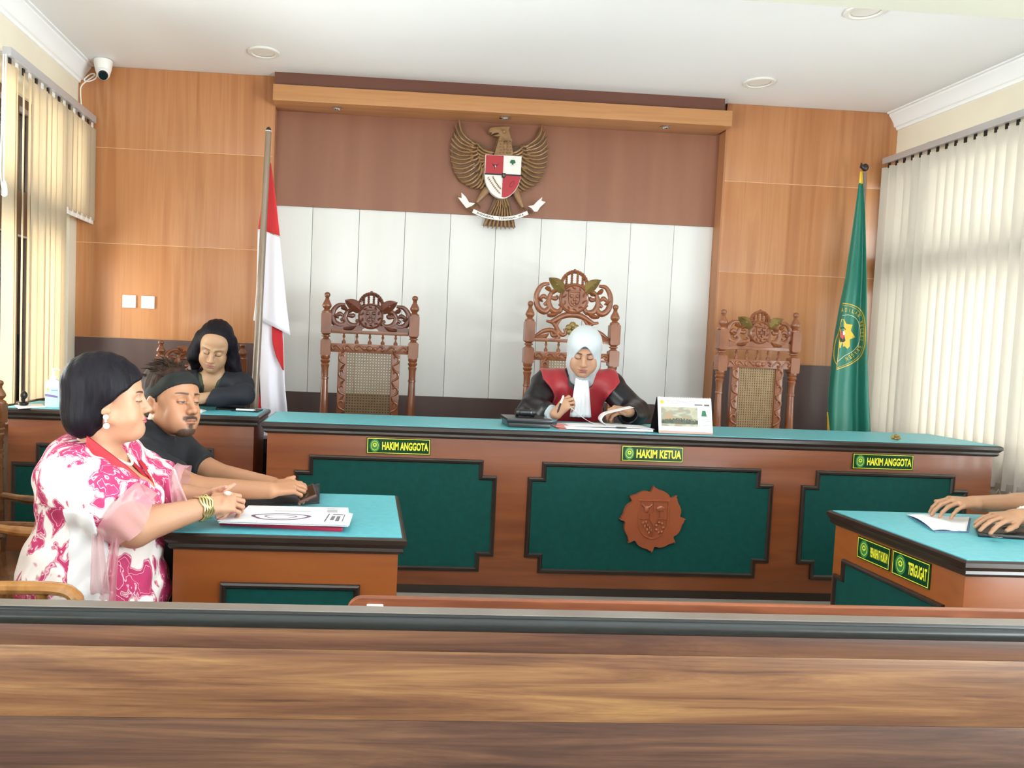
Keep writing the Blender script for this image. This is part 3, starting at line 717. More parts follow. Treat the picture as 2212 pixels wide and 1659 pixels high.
    for s in (-1, 1):
        mb = MB(); mb.lathe([(r, h) for r, h in ((.018, 0), (.026, .04), (.018, .1), (.028, .3), (.03, .42))], (s*hw, -.37, 0), 12); mb.build('front_leg', wood, t, False)
        if not arms: continue
        mb = MB(); mb.tube([(s*(hw), -.02, .70), (s*(hw+.01), -.2, .705), (s*(hw+.02), -.33, .70), (s*(hw+.02), -.40, .675)], [.02, .024, .026, .02], 10, .7, nrm=(0, 0, 1))
        mb.lathe([(.014, .47), (.02, .53), (.012, .6), (.018, .69)], (s*(hw+.012), -.36, 0), 10); mb.build('armrest', wood, t, False)
    t.location = (X, Y, zf); t.rotation_euler = (0, 0, rot); 
    return t
ornate_chair('dark carved high-backed cane chair with an all-brown crest, empty', .011, 4.75, .15, 0, .268, 0, m_chair, m_chaird, cane=mat('unlit cane weave', '#8f7350', .55, '#83683f', ns=20))  # darker cane copy, without the painted window light
ornate_chair('tallest carved chair with gilded leaves, behind the judge in the red robe', 1.264, 4.75, .15, 0, .268, .34, m_chair2, m_chair2, m_gold)
ornate_chair('carved chair with gilded leaves and cane coloured as window-lit, empty beside the green flag', 2.46, 4.75, .15, .06, .243, 0, m_chair2, m_chair2, m_gold, arch=False)
# ------------------------------------------------------------------ carved eagle emblem on the brown panel
m_eagle = mat('bronze brown carved wood', '#8f6b45', .42, ['#9c774f', '#80603d'], sc=(1, 1, 1), ns=14, coat=.15)
m_eagled = mat('darker bronze carved wood', '#75543a', .45, '#674931', ns=14)
m_ewhite = mat('emblem white paint', '#efede8', .45); m_ered = mat('emblem red paint', '#b3303a', .45); m_eblk = mat('emblem black paint', '#20242a', .45)
m_egreen = mat('emblem green paint', '#1f6a45', .5); m_egold = mat('emblem gold paint', '#9a6c3a', .4)
AX = .832
def gp(a, b, y=5.2):
    p = aty(940+a/6.145, 240+b/6.145, y); return (p[0], p[2])
t = thing('carved_eagle_emblem', 'carved bronze eagle emblem with painted shield and motto ribbon above the judge', 'emblem', (AX, 5.23, 2.5))
def feather(mb, P, w0, w1, y, th=.008):
    """raised leaf strip along a 2d path; pointed at its end"""
    n = len(P); rows = []
    for i in range(n):
        s = i/(n-1); d = np.array(P[min(i+1, n-1)])-np.array(P[max(i-1, 0)]); d /= np.linalg.norm(d)+1e-9; nn = np.array([-d[1], d[0]])
        w = (w0+(w1-w0)*s)*(1 if s < .72 else max(.04, math.sqrt(max(0, 1-((s-.72)/.28)**2)))); p = np.array(P[i])
        rows.append([(p[0]-nn[0]*w, y, p[1]-nn[1]*w), (p[0]-nn[0]*w*.55, y-th*.8, p[1]-nn[1]*w*.55), (p[0], y-th, p[1]), (p[0]+nn[0]*w*.55, y-th*.8, p[1]+nn[1]*w*.55), (p[0]+nn[0]*w, y, p[1]+nn[1]*w)])
    mb.ring([list(r)+[(r[4][0], y+.008, r[4][2]), (r[0][0], y+.008, r[0][2])] for r in rows], False)
def curve_at(pts, s):
    Q = bez(pts, 12); return np.array(Q[min(len(Q)-1, int(round(s*(len(Q)-1))))])
outer = [gp(*p) for p in [(322, 92), (262, 190), (222, 300), (200, 400), (188, 500), (188, 600), (205, 700), (238, 800), (285, 880), (350, 950), (425, 1000), (505, 1035), (590, 1035)]]
roots = [gp(*p) for p in [(480, 400), (462, 480), (458, 560), (470, 640), (500, 740), (540, 840), (590, 920), (640, 980)]]
root2 = [gp(*p) for p in [(565, 440), (560, 520), (565, 600), (590, 690), (620, 770), (650, 840)]]
root3 = [gp(*p) for p in [(770, 560), (740, 600), (690, 640), (660, 690), (655, 760)]]
for sgn in (-1, 1):
    fl = (lambda p: p) if sgn < 0 else (lambda p: (2*AX-p[0], p[1]))
    wing = [gp(*p) for p in [(340, 150), (395, 300), (480, 372), (560, 410), (660, 455), (775, 560), (780, 640), (700, 960), (600, 1020), (480, 1010), (330, 920), (250, 800), (215, 640), (215, 480), (250, 300)]]
    wo = MB().prismy([fl(p) for p in (wing if sgn < 0 else wing[::-1])], 5.205, 5.2345).build('wing', m_eagled, t)
    for k in range(16):
        s = k/15; a = curve_at(roots, s); b = curve_at(outer, s); d = b-a; nn = np.array([d[1], -d[0]])
        P = [fl(tuple(a+d*q+nn*(-.16)*math.sin(PI*q)*(1-.3*s))) for q in np.linspace(-.12, 1, 12)]
        mb = MB(); feather(mb, P, .0085, .0075, 5.203-.0006*k, .009); mb.build('feather', m_eagle, wo)
    for k in range(10):
        s = k/9; a = curve_at(root2, s); b = curve_at(roots, s)*1.0; d = (b-a); b = b+d*.12; d = b-a; nn = np.array([d[1], -d[0]])
        P = [fl(tuple(a+d*q+nn*(-.15)*math.sin(PI*q))) for q in np.linspace(-.2, 1, 8)]
        mb = MB(); feather(mb, P, .0085, .0085, 5.193-.0005*k, .009); mb.build('feather', m_eagle, wo)
    for k in range(8):
        s = k/7; a = curve_at(root3, s); b = curve_at(root2, s); d = b-a; b = b+d*.1; d = b-a; nn = np.array([d[1], -d[0]])
        P = [fl(tuple(a+d*q+nn*(-.14)*math.sin(PI*q))) for q in np.linspace(0, 1, 8)]
        mb = MB(); feather(mb, P, .0095, .0085, 5.184-.0005*k, .009); mb.build('feather', m_eagle, wo)
mb = MB(); c = gp(890, 780); mb.ell((c[0], 5.196, c[1]), (.075, .038, .13), 18, 12); mb.build('body', m_eagle, t)
mb = MB(); P = [gp(*p) for p in [(705, 262), (730, 240), (790, 228), (860, 222), (975, 218), (985, 238), (965, 260), (975, 300), (990, 360), (1015, 400), (1000, 430), (1020, 560), (1030, 640), (770, 640), (775, 580), (800, 500), (825, 420), (850, 350), (800, 345), (765, 340), (835, 320), (830, 300), (770, 310), (735, 330), (745, 300), (715, 300)]]
mb.prismy(P, 5.165, 5.215); hd = mb.build('head', m_eagle, t, bevel=.004)
mb = MB(); c = gp(905, 290); mb.ell((c[0], 5.165, c[1]), (.013, .014, .014)); c = gp(920, 470); mb.ell((c[0], 5.175, c[1]), (.017, .022, .035)); c = gp(870, 262); mb.ell((c[0], 5.156, c[1]), (.006, .006, .006))
for i in range(9):
    c = gp(835-8*i, 370+20*i); mb.ell((c[0], 5.168, c[1]), (.004, .010, .003), 8, 6)
for r_ in range(5):
    for q in range(4): c = gp(850+45*q+8*(r_ % 2), 420+38*r_); mb.ell((c[0], 5.158, c[1]), (.0045, .006, .004), 8, 6)
mb.build('neck_feathers', m_eagle, hd)
for sgn, A, B in ((-1, (690, 1040), (545, 1225)), (1, (1050, 1040), (1165, 1290))):
    mb = MB(); a, b = gp(*A), gp(*B); mb.tube([(a[0], 5.195, a[1]), ((a[0]+b[0])/2, 5.19, (a[1]+b[1])/2), (b[0], 5.19, b[1])], [.026, .020, .009], 12, .8, nrm=(0, 1, 0)); lg = mb.build('leg', m_eagle, t)
    mb = MB()
    for q in range(4):
        c = gp(*((545-35+25*q, 1250+18*abs(q-1)) if sgn < 0 else (1130+28*q, 1300+10*q))); mb.tube([(b[0], 5.185, b[1]), (c[0], 5.168, c[1]), (c[0], 5.172, c[1]-.012)], [.006, .006, .003], 6)
    mb.build('talons', m_eagled, lg)
tb = MB(); P = [gp(*p) for p in [(800, 1120), (985, 1130), (1070, 1540), (640, 1515)]]; tb.prismy(P[::-1], 5.207, 5.23); ta = tb.build('tail', m_eagled, t)
for k in range(8):
    a = gp(830+18*k, 1180); b = gp(640+58*k, 1545+18*math.sin(k/7*PI)+3*k); mb = MB(); feather(mb, [tuple(np.array(a)+(np.array(b)-np.array(a))*q) for q in np.linspace(0, 1, 8)], .004, .0105, 5.2-.0008*(k % 2), .008); mb.build('feather', m_eagle, ta)
for k in range(5):
    a = gp(850+20*k, 1150); b = gp(820+40*k, 1300-10*abs(k-2)); mb = MB(); feather(mb, [tuple(np.array(a)+(np.array(b)-np.array(a))*q) for q in np.linspace(0, 1, 6)], .005, .006, 5.192, .007); mb.build('feather', m_eagle, ta)
# shield
x0, zt = gp(657, 598); x1, _ = gp(1130, 612); zm = gp(890, 862)[1]; zb = gp(882, 1168)[1]; xm = (x0+x1)/2; ys = 5.150
def arcb(n=9): return [(xm-(xm-x0)*math.cos(PI/2*i/n), zm-.004-(zm-zb)*math.sin(PI/2*i/n)**1.15) for i in range(n+1)]
lb = arcb(); rb_ = [(2*xm-a, b) for a, b in lb]
full = [(x0, zt), (x0, zm)]+lb+rb_[::-1][1:]+[(x1, zm), (x1, zt)]
sh = MB().prismy(full, ys+.003, 5.19).build('shield', m_ewhite, t)
gr = mb = MB(); mb.prismy([(x0+.003, zm+.002), (x0+.003, zt-.003), (xm, zt-.003), (xm, zm+.002)], ys, ys+.006); mb.build('red_quarter', m_ered, sh)
lo = [(xm, zm-.006)]+[(a-.003 if a > xm+.005 else a, b+.003) for a, b in rb_[::-1] if True][::-1][::-1]
mb = MB(); mb.prismy([(xm, zm-.006)]+[(xm, zb+.004)]+[(2*xm-a-.002, b+.003) for a, b in lb[::-1][1:]]+[(x1-.003, zm-.006)], ys, ys+.006); mb.build('red_quarter', m_ered, sh)
MB().box(x0, x1, ys-.0015, ys+.005, zm-.006, zm+.003).build('black_band', m_eblk, sh)
mb = MB()                                             # bull head
c = gp(778, 755); mb.prismy([(c[0]-.007, c[1]+.008), (c[0]+.007, c[1]+.008), (c[0]+.0055, c[1]-.004), (c[0]+.003, c[1]-.013), (c[0]-.003, c[1]-.013), (c[0]-.0055, c[1]-.004)][::-1], ys-.003, ys+.004)
for s in (-1, 1):
    mb.tube([(c[0]+s*.004, ys-.001, c[1]+.008), (c[0]+s*.012, ys-.001, c[1]+.009), (c[0]+s*.019, ys-.001, c[1]+.012), (c[0]+s*.020, ys-.001, c[1]+.020)], [.0025, .0025, .002, .0008], 6)
    mb.ell((c[0]+s*.010, ys-.001, c[1]+.005), (.004, .002, .002), 8, 5)
bu = mb.build('bull_head', m_eblk, sh)
mb = MB(); mb.prismy([(c[0]-.0015, c[1]+.005), (c[0]+.0045, c[1]+.004), (c[0]+.003, c[1]-.009), (c[0]+.001, c[1]-.010)][::-1], ys-.0045, ys-.002); mb.build('bull_face', m_ewhite, bu)
mb = MB(); c = gp(1012, 700); 
for (dx, dz, r) in ((0, .004, .012), (-.010, -.001, .009), (.010, -.001, .009), (-.005, .008, .009), (.006, .008, .009), (0, -.003, .011)): mb.ell((c[0]+dx, ys, c[1]+dz), (r, .004, r*.8), 12, 7)
tr_ = mb.build('tree_crown', m_egreen, sh)
mb = MB(); mb.prismy([(c[0]-.003, c[1]-.008), (c[0]+.003, c[1]-.008), (c[0]+.003, c[1]-.016), (c[0]+.010, c[1]-.021), (c[0], c[1]-.018), (c[0]-.009, c[1]-.020), (c[0]-.003, c[1]-.016)][::-1], ys-.001, ys+.004); mb.build('tree_trunk', m_eagled, sh)
mb = MB()                                             # rice and cotton
for (A, B) in (((690, 905), (850, 1120)), ((750, 895), (860, 1060))):
    a, b = np.array(gp(*A)), np.array(gp(*B)); d = b-a; nn = np.array([-d[1], d[0]])/np.linalg.norm(d)
    mb.tube([(p[0], ys+.001, p[1]) for p in (a, (a+b)/2-nn*.004, b)], .0012, 5)
    for k in range(10):
        p = a+d*k/10-nn*.004*math.sin(PI*k/10)
        for s in (-1, 1): mb.ell((p[0]+nn[0]*s*.0035, ys, p[1]+nn[1]*s*.0035), (.0024, .002, .0036), 7, 5)
mb.build('rice_and_cotton', m_egold, sh)
mb = MB(); c = gp(1000, 990)
for k in range(14):
    a = 2*PI*k/14; p = np.array([math.cos(a)*.010, math.sin(a)*.022]); p = np.array([p[0]*.85+p[1]*.5, p[1]*.85-p[0]*.5]); p = np.array([c[0]+p[0]*1.0+.0, c[1]+p[1]]); mb.ell((p[0], ys-.001, p[1]), (.0032, .002, .0026), 7, 5)
mb.build('chain', mat('chain red brown', '#8c2a2e', .5), sh)
c = gp(892, 880); sp2 = shield_poly((c[0], c[1]), .0255, .034)
sc_ = MB().prismy(sp2, ys-.004, ys+.004).build('inner_shield', m_eblk, sh)
st_ = [(c[0]+(.0105 if i % 2 == 0 else .0042)*math.sin(2*PI*i/10), c[1]+.002+(.0105 if i % 2 == 0 else .0042)*math.cos(2*PI*i/10)) for i in range(10)]
MB().prismy(st_, ys-.006, ys-.003).build('star', m_egold, sh)
# motto ribbon
RB = [gp(*p, 5.165) for p in [(500, 1325), (600, 1372), (720, 1408), (860, 1428), (1000, 1422), (1120, 1392), (1225, 1350)]]
Q = bez(RB, 10); hw_ = .0125
def rib(s, w, y):
    i = s*(len(Q)-1); k = min(int(i), len(Q)-2); f = i-k; p = np.array(Q[k])*(1-f)+np.array(Q[k+1])*f; d = np.array(Q[k+1])-np.array(Q[k]); d /= np.linalg.norm(d); n = np.array([-d[1], d[0]])
    p = p+n*w; return (p[0], y, p[1])
ro = MB(); ro.ring([[rib(s, w, y) for s in np.linspace(0, 1, 40)] for w, y in ((-hw_, 5.155), (hw_, 5.155), (hw_, 5.163), (-hw_, 5.163))], True); n = 40
ro2 = MB(); ro2.ring([[rib(s, w, y) for w, y in ((-hw_, 5.155), (hw_, 5.155), (hw_, 5.163), (-hw_, 5.163))] for s in np.linspace(0, 1, 40)], False); ro2.add([rib(0, w, y) for w, y in ((-hw_, 5.155), (hw_, 5.155), (hw_, 5.163), (-hw_, 5.163))], [(0, 1, 2, 3)]); ro2.add([rib(1, w, y) for w, y in ((-hw_, 5.155), (hw_, 5.155), (hw_, 5.163), (-hw_, 5.163))], [(0, 1, 2, 3)])
rbn = ro2.build('ribbon', m_ewhite, t)
mb = MB()
for word, s0, s1 in (('BHINNEKA', .09, .40), ('TUNGGAL', .47, .76), ('IKA', .81, .91)): text_on(mb, word, lambda a, b: rib(s0+(s1-s0)*a, -.0065+.013*b, 5.1545), .015)
mb.build('motto', m_eblk, rbn, smooth=False)
for P in ([(295, 1160), (345, 1168), (340, 1098), (395, 1150), (440, 1225), (520, 1238), (480, 1270), (405, 1300), (365, 1250)], [(1450, 1220), (1392, 1205), (1405, 1155), (1340, 1210), (1290, 1262), (1215, 1275), (1260, 1300), (1300, 1345), (1340, 1345), (1375, 1290)]):
    MB().prismy([gp(*p) for p in P], 5.160, 5.170).build('ribbon_end', m_ewhite, t)
for (a, b) in (((430, 1300), (510, 1345)), ((1215, 1330), (1285, 1350))):
    a, b = gp(*a), gp(*b); MB().tube([(a[0], 5.185, a[1]), (b[0], 5.18, b[1])], .010, 8).build('perch', m_eagled, t)

# ------------------------------------------------------------------ flags
m_pole = mat('grey brown flag pole', '#7d6a58', .3, '#877362', ns=4, coat=.3)
m_fred = mat('red flag cloth', '#c9252b', .8, sheen=.2); m_fwhite = mat('white flag cloth', '#e9e4ee', .8, sheen=.2); m_fgreen = mat('green satin flag', '#0d6f5c', .42, sheen=.2); m_fyel = mat('yellow embroidery', '#d9b640', .55)
def interp(rows, v):
    for a, b in zip(rows[:-1], rows[1:]):
        if v <= b[0]:
            f = (v-a[0])/(b[0]-a[0]); return a[1]+(b[1]-a[1])*f, a[2]+(b[2]-a[2])*f
    return rows[-1][1:]
def drape(rows, y0, amp, nw, ph, s, t, skew=0):
    """point of a hanging cloth: s across, t down, folds run down the cloth"""
    v0, v1 = rows[0][0], rows[-1][0]; v = v0+(v1-v0)*t; uL, uR = interp(rows, v); u = uL+(uR-uL)*s
    y = y0+amp*min(1, .15+t*1.2)*math.sin(s*PI*2*nw+ph+.8*t); return aty(u, v+skew*s*t, y)
t = thing('national_flag', 'red and white flag hanging on a grey-brown pole at the left end of the bench', 'flag', (-.672, 4.6, .15))
P0, P1 = aty(580, 284, 4.6), aty(549, 880, 4.6); dz = (P1-P0)/(P0[2]-P1[2]); Pb = P1+dz*(P1[2]-.19)
MB().tube([P0, P1, Pb], [.0175, .0235, .025], 16).build('pole', m_pole, t)
mb = MB(); mb.tube([P0-dz*.0, P0-dz*.004], .0185, 16); mb.build('white_ring', m_plastic, t)
mb = MB(); mb.tube([P0-dz*.004, P0-dz*.018, P0-dz*.026], [.017, .013, .004], 16); mb.build('pole_cap', m_lip, t)
MB().lathe([(.07, .1505), (.07, .165), (.05, .18), (.032, .26), (.0, .26)], (Pb[0], Pb[1], 0), 24).build('stand', m_lip, t)
RA = [(352, 583.5, 585), (420, 579, 595), (500, 575, 604.5), (560, 571, 611), (640, 567, 620), (692, 564, 627)]
cl = MB().grid(lambda s, q: drape(RA, 4.645, .014, .8, .5, s, q*.435, 22), 14, 16).build('red_cloth', m_fred, t, ang=80, solid=.003)
MB().grid(lambda s, q: drape(RA, 4.645, .014, .8, .5, s, .435+q*.565, 32), 14, 20).build('white_cloth', m_fwhite, t, ang=80, solid=.003)
RBk = [(690, 562, 612), (760, 560, 613), (830, 562, 615), (890, 565, 621), (985, 568, 622)]
MB().grid(lambda s, q: drape(RBk, 4.69, .020, 1.5, 1.2, s, q), 26, 24).build('folded_cloth', m_fwhite, t, ang=80, solid=.003)
RS = [(698, 587, 608), (740, 588, 611.5), (772, 597, 612.5), (800, 611, 613)]
MB().grid(lambda s, q: drape(RS, 4.662, .004, .5, 0, s, q), 6, 12).build('red_fold', m_fred, t, ang=80, solid=.002)
RS = [(845, 557, 559), (895, 555, 567), (985, 555, 569)]
MB().grid(lambda s, q: drape(RS, 4.665, .004, .5, 0, s, q), 6, 8).build('red_fold', m_fred, t, ang=80, solid=.002)
RC = [(495, 557, 568), (600, 555, 566), (650, 552.5, 563), (692, 547.5, 562)]
MB().grid(lambda s, q: drape(RC, 4.66, .008, .7, 2, s, q, 6), 8, 16).build('white_cloth', m_fwhite, t, ang=80, solid=.003)
RC = [(420, 568, 576), (460, 563, 574), (495, 557.5, 570)]
MB().grid(lambda s, q: drape(RC, 4.66, .004, .7, 2, s, q), 6, 8).build('red_cloth', m_fred, t, ang=80, solid=.003)

t = thing('court_flag', 'green court flag with yellow sunburst emblem drooping beside the right window', 'flag', (3.17, 4.95, .15))
p0, p1 = aty(1869, 372, 4.95), aty(1872, 920, 4.95); dz = (p1-p0)/(p0[2]-p1[2]); pb = np.array([p0[0]+.03, 4.95, .19])
MB().tube([p0, pb], .012, 12).build('pole', m_pole, t)
MB().lathe([(.13, .1505), (.13, .165), (.04, .18), (.022, .26), (0, .26)], (pb[0], pb[1], 0), 24).build('stand', m_lip, t)
mb = MB(); q = aty(1869, 362, 4.95); mb.ell(q, (.022, .02, .026)); a = aty(1861, 352, 4.94); mb.tube([aty(1866, 364, 4.945), aty(1861, 360, 4.94), a], [.012, .012, .004], 8); mb.build('finial', m_lip, t)
RG = [(370, 1857.5, 1862.5), (395, 1855, 1864), (450, 1847.5, 1868.5), (520, 1837.5, 1870.5), (600, 1826, 1872.5), (660, 1813.5, 1873), (720, 1803, 1873), (780, 1795.5, 1874), (850, 1789, 1876), (932, 1786, 1881), (1000, 1785, 1884)]
def gs(u, v, off=0):
    uL, uR = interp(RG, v); s = (u-uL)/(uR-uL); tt = (v-370)/630
    y = 4.90+.030*min(1, .1+tt*1.5)*math.sin(s*PI*2*1.25+2.2+1.0*tt)+.010*math.sin(s*PI*2*2.6+tt*3)*min(1, tt*1.5); return aty(u, v, y-off)
def gg(s, q):
    v = 395+605*q; uL, uR = interp(RG, v); return gs(uL+(uR-uL)*s, v)
MB().grid(gg, 40, 60).build('green_cloth', m_fgreen, t, ang=80, solid=.002)
MB().grid(lambda s, q: gs(*( (lambda v: (interp(RG, v)[0]+(interp(RG, v)[1]-interp(RG, v)[0])*s, v))(370+27*q))), 6, 5).build('yellow_sleeve', m_fyel, t, ang=80, solid=.002)
MB().grid(lambda s, q: gs(1786.5+(2+10*q)*s, 890+110*q, .004), 4, 10).build('yellow_fringe', m_fyel, t, ang=80, solid=.002)
cp = lambda x, y: (1740+x/3.456, 320+y/3.456)
def strip(mb, pts, w, off=.004):
    Q = bez([cp(*p) for p in pts], 8); L_, R_ = [], []
    for i in range(len(Q)):
        d = np.array(Q[min(i+1, len(Q)-1)])-np.array(Q[max(i-1, 0)]); d /= np.linalg.norm(d); n = np.array([-d[1], d[0]])
        L_.append(gs(*(Q[i]+n*w), off)); R_.append(gs(*(Q[i]-n*w), off))
    mb.ring([L_, R_], False)
    return mb
MB_ = strip(MB(), [(278, 1158), (340, 1168), (398, 1196), (432, 1245), (444, 1310), (446, 1400), (440, 1480), (410, 1555), (350, 1605), (290, 1632), (232, 1652)], 1.0)
MB_.build('emblem_line', m_fyel, t, smooth=False)
strip(MB(), [(276, 1172), (336, 1182), (388, 1208), (420, 1252), (432, 1312), (435, 1400), (428, 1476), (400, 1546), (344, 1594), (285, 1621), (236, 1640)], .45).build('emblem_line', m_fyel, t, smooth=False)
strip(MB(), [(262, 1345), (228, 1430), (212, 1520), (216, 1580), (236, 1618)], 1.0).build('emblem_line', m_fyel, t, smooth=False)
strip(MB(), [(276, 1247), (330, 1246), (378, 1272), (402, 1322), (408, 1400), (392, 1468), (350, 1518), (290, 1552), (240, 1594)], .5).build('emblem_line', mat('cream embroidery', '#e8dcae', .6), t, smooth=False)
arc = bez([cp(*p) for p in [(268, 1208), (330, 1210), (385, 1234), (412, 1280), (422, 1340), (423, 1400), (412, 1462), (385, 1515), (340, 1555), (290, 1580)]], 14)
Ls = np.concatenate([[0], np.cumsum([np.linalg.norm(np.array(b)-np.array(a)) for a, b in zip(arc[:-1], arc[1:])])])
def on_arc(l):
    i = min(max(np.searchsorted(Ls, l)-1, 0), len(arc)-2); f = (l-Ls[i])/(Ls[i+1]-Ls[i]); p = np.array(arc[i])*(1-f)+np.array(arc[i+1])*f
    d = np.array(arc[i+1])-np.array(arc[i]); return p, d/np.linalg.norm(d)
txt = 'ADILAN NEGERI SRAGEN'; mb = MB()
for i, ch in enumerate(txt):
    if ch == ' ': continue
    l = Ls[-1]*(i+.3)/len(txt); p, d = on_arc(l); n = np.array([d[1], -d[0]]); v, f = text_geo(ch, .02)
    wch = 6.2 if ch != 'I' else 1.8; wch *= .72
    mb.add([gs(*(p+d*(a-.5)*wch+n*(b-.5)*8.5), .005) for a, b in v], f)
mb.build('lettering', m_fyel, t, smooth=False)
mb = MB(); S = [(268, 1275), (290, 1278), (305, 1312), (352, 1318), (338, 1362), (372, 1412), (330, 1428), (332, 1478), (312, 1500), (292, 1478), (255, 1494), (250, 1440), (246, 1380), (258, 1320)]
cS = np.array([288, 1390]); ring0 = [gs(*cp(*p), .005) for p in S]; mb.add([gs(*cp(*cS), .005)]+ring0, [(0, i+1, (i+1) % len(S)+1) for i in range(len(S))]); sb = mb.build('sunburst', m_fyel, t, smooth=False)
mb = MB(); n = 24; mb.add([gs(*cp(278+30*math.cos(2*PI*i/n), 1392+58*math.sin(2*PI*i/n)), .007) for i in range(n)], [tuple(range(n))]); ds = mb.build('emblem_disc', mat('dark embroidery', '#2c3a2f', .6), sb, smooth=False)
mb = MB(); mb.add([gs(*cp(*p), .009) for p in [(265, 1365), (292, 1370), (292, 1410), (276, 1430), (262, 1408)]], [(0, 1, 2, 3, 4)]); mb.build('emblem_shield', m_ered, sb, smooth=False)
mb = MB(); mb.add([gs(*cp(*p), .0105) for p in [(279, 1366), (293, 1370), (293, 1395), (279, 1395)]], [(0, 1, 2, 3)]); mb.build('emblem_quarter', m_ewhite, sb, smooth=False)

# ------------------------------------------------------------------ things on the judges' bench
zb_ = .9727
m_ebony = mat('black painted wood', '#17181b', .3, '#1e1f22', ns=6, coat=.3)
m_paper = mat('white paper', '#eeecec', .75, '#e8e6e8', ns=6); m_paper2 = mat('grey-white paper', '#dcdade', .75)
x0, y0 = .735, 3.83
t = thing('gavel_board', 'black two-tier wooden gavel board on the bench left of the judge', 'gavel block', (.82, 3.92, zb_))
MB().box(.715, .925, 3.80, 3.99, zb_, zb_+.022).build('base', m_ebony, t, bevel=.003)
MB().box(.705, .932, 3.79, 4.0, zb_+.0235, zb_+.046).build('board', m_ebony, t, bevel=.004)
t = thing('gavel', 'small black gavel head lying on the black board', 'gavel', (.80, 3.90, zb_+.046))
b = MB(); b.lathe([(.012, -.05), (.021, -.048), (.021, -.032), (.017, -.028), (.019, 0), (.017, .028), (.021, .032), (.021, .048), (.012, .05)], (.815, 3.90, zb_+.046+.0212), 18, 'x'); b.build('head', m_ebony, t)
b = MB(); b.tube([(.815, 3.915, zb_+.064), (.822, 3.96, zb_+.058), (.828, 3.985, zb_+.052)], [.007, .008, .006], 8); b.build('handle', m_ebony, t)
def sheet(t, name, m, fn, nu=14, nv=10, th=.0012): return MB().grid(fn, nu, nv).build(name, m, t, ang=80, solid=th)
t = thing('case_file', 'open case file in a pink folder with curled white pages before the judge', 'document', (1.2, 3.88, zb_))
MB().box(.965, 1.40, 3.775, 3.965, zb_, zb_+.004).build('folder', mat('pink card', '#c4736d', .7), t, bevel=.001)
mb = MB(); mb.ring([[(.955, 3.80, zb_+.012), (1.045, 3.765, zb_+.006), (1.06, 3.80, zb_+.010), (.975, 3.85, zb_+.026)], [(.955, 3.80, zb_+.009), (1.045, 3.765, zb_+.003), (1.06, 3.80, zb_+.007), (.975, 3.85, zb_+.023)]], False); mb.add(mb.v[:4], [(0, 1, 2, 3)]); mb.build('folder_flap', mat('pink card edge', '#c87f78', .7), t)
MB().box(1.0, 1.44, 3.765, 3.955, zb_+.0045, zb_+.016).build('pages', m_paper2, t, bevel=.002)
sheet(t, 'loose_page', m_paper, lambda u, v: (1.02+.425*u, 3.765+.17*v, zb_+.018+.004*math.sin(PI*u)))
CP = bez([(1.29, .012), (1.225, .022), (1.186, .050), (1.205, .082), (1.26, .100), (1.345, .122)], 5)
def curl(u, v):                                      # page turned over the left hand
    p = CP[int(round(u*(len(CP)-1)))]; return (p[0]+.02*v, 3.80+.13*v-.01*u, zb_+p[1]-.004*v)
sheet(t, 'turned_page', m_paper, curl, len(CP), 8)
def lift(u, v): return (1.19-.15*u+.01*v, 3.86+.10*v-.03*u, zb_+.02+.085*u**1.5)
sheet(t, 'lifted_page', m_paper, lift, 12, 6)
MB().box(1.25, 1.30, 3.752, 3.768, zb_+.018, zb_+.024).build('clip', m_black, t, bevel=.002)

t = thing('desk_calendar', 'white tent calendar with a group photo standing on the bench', 'calendar', (1.61, 3.79, zb_))
yb0, yb1, zt_ = 3.755, 3.80, 1.149
xa, xb_ = 1.466, 1.742
def cf(a, b, d=0): return (xa+(xb_-xa)*a, yb0+(yb1-yb0)*b-d, zb_+.002+(zt_-zb_)*b)
MB().prism([(0, 0), (1, 0), (1, 1), (0, 1)], lambda a, b: cf(a, b, 0), lambda a, b: cf(a, b, -.004)).build('front_page', m_paper, t)
mb = MB(); mb.prism([(0, 0), (1, 0), (1, 1), (0, 1)], lambda a, b: (xa-.002+(xb_-xa)*a, 3.872-.066*b, zb_+.002+(zt_-zb_)*b), lambda a, b: (xa-.002+(xb_-xa)*a, 3.876-.066*b, zb_+.002+(zt_-zb_)*b)); mb.box(xa, xb_, yb0, 3.874, zb_, zb_+.003); mb.build('stand', m_ebony, t)
mb = MB()
for i in range(26):
    p = cf(.03+.94*i/25, .99); mb.tube([(p[0], p[1]+.008*math.cos(a)-.0, p[2]+.006*math.sin(a)) for a in np.linspace(0, 2*PI, 9)[:-1]], .0009, 4, closed=True)
mb.build('spiral_binding', m_plastic, t)
mb = MB(); mb.add([cf(a, b, .0012) for a, b in ((.05, .20), (.73, .20), (.73, .74), (.05, .74))], [(0, 1, 2, 3)]); ph = mb.build('photo', mat('printed group photo', '#a9a893', .4, ['#b9b39c', '#8e9384', '#a88f70'], sc=(1, 1, 2.6), ns=16, det=1), t, smooth=False)
mb = MB(); rs = random.Random(5); top = [(.05+.68*i/24, .40+.045*abs(math.sin(i*1.35))-.05*abs(i-12)/12) for i in range(25)]
mb.add([cf(a, b, .0018) for a, b in [(.05, .27)]+top+[(.73, .27)]], [tuple(range(27))])
pp = mb.build('photo_people', mat('printed dark figures', '#4d5347', .5, ['#565b4b', '#39423a'], ns=60), ph, smooth=False)
mb = MB()
for i in range(12):
    a, b = .09+.052*i+rs.uniform(-.008, .008), .42+rs.uniform(-.02, .02)-.04*abs(i-5.5)/6; mb.add([cf(a+.010*math.cos(2*PI*k/7), b+.017*math.sin(2*PI*k/7), .0022) for k in range(7)], [tuple(range(7))])
stuff(mb.build('photo_faces', mat('printed faces', '#b58d6c', .5), pp, smooth=False))
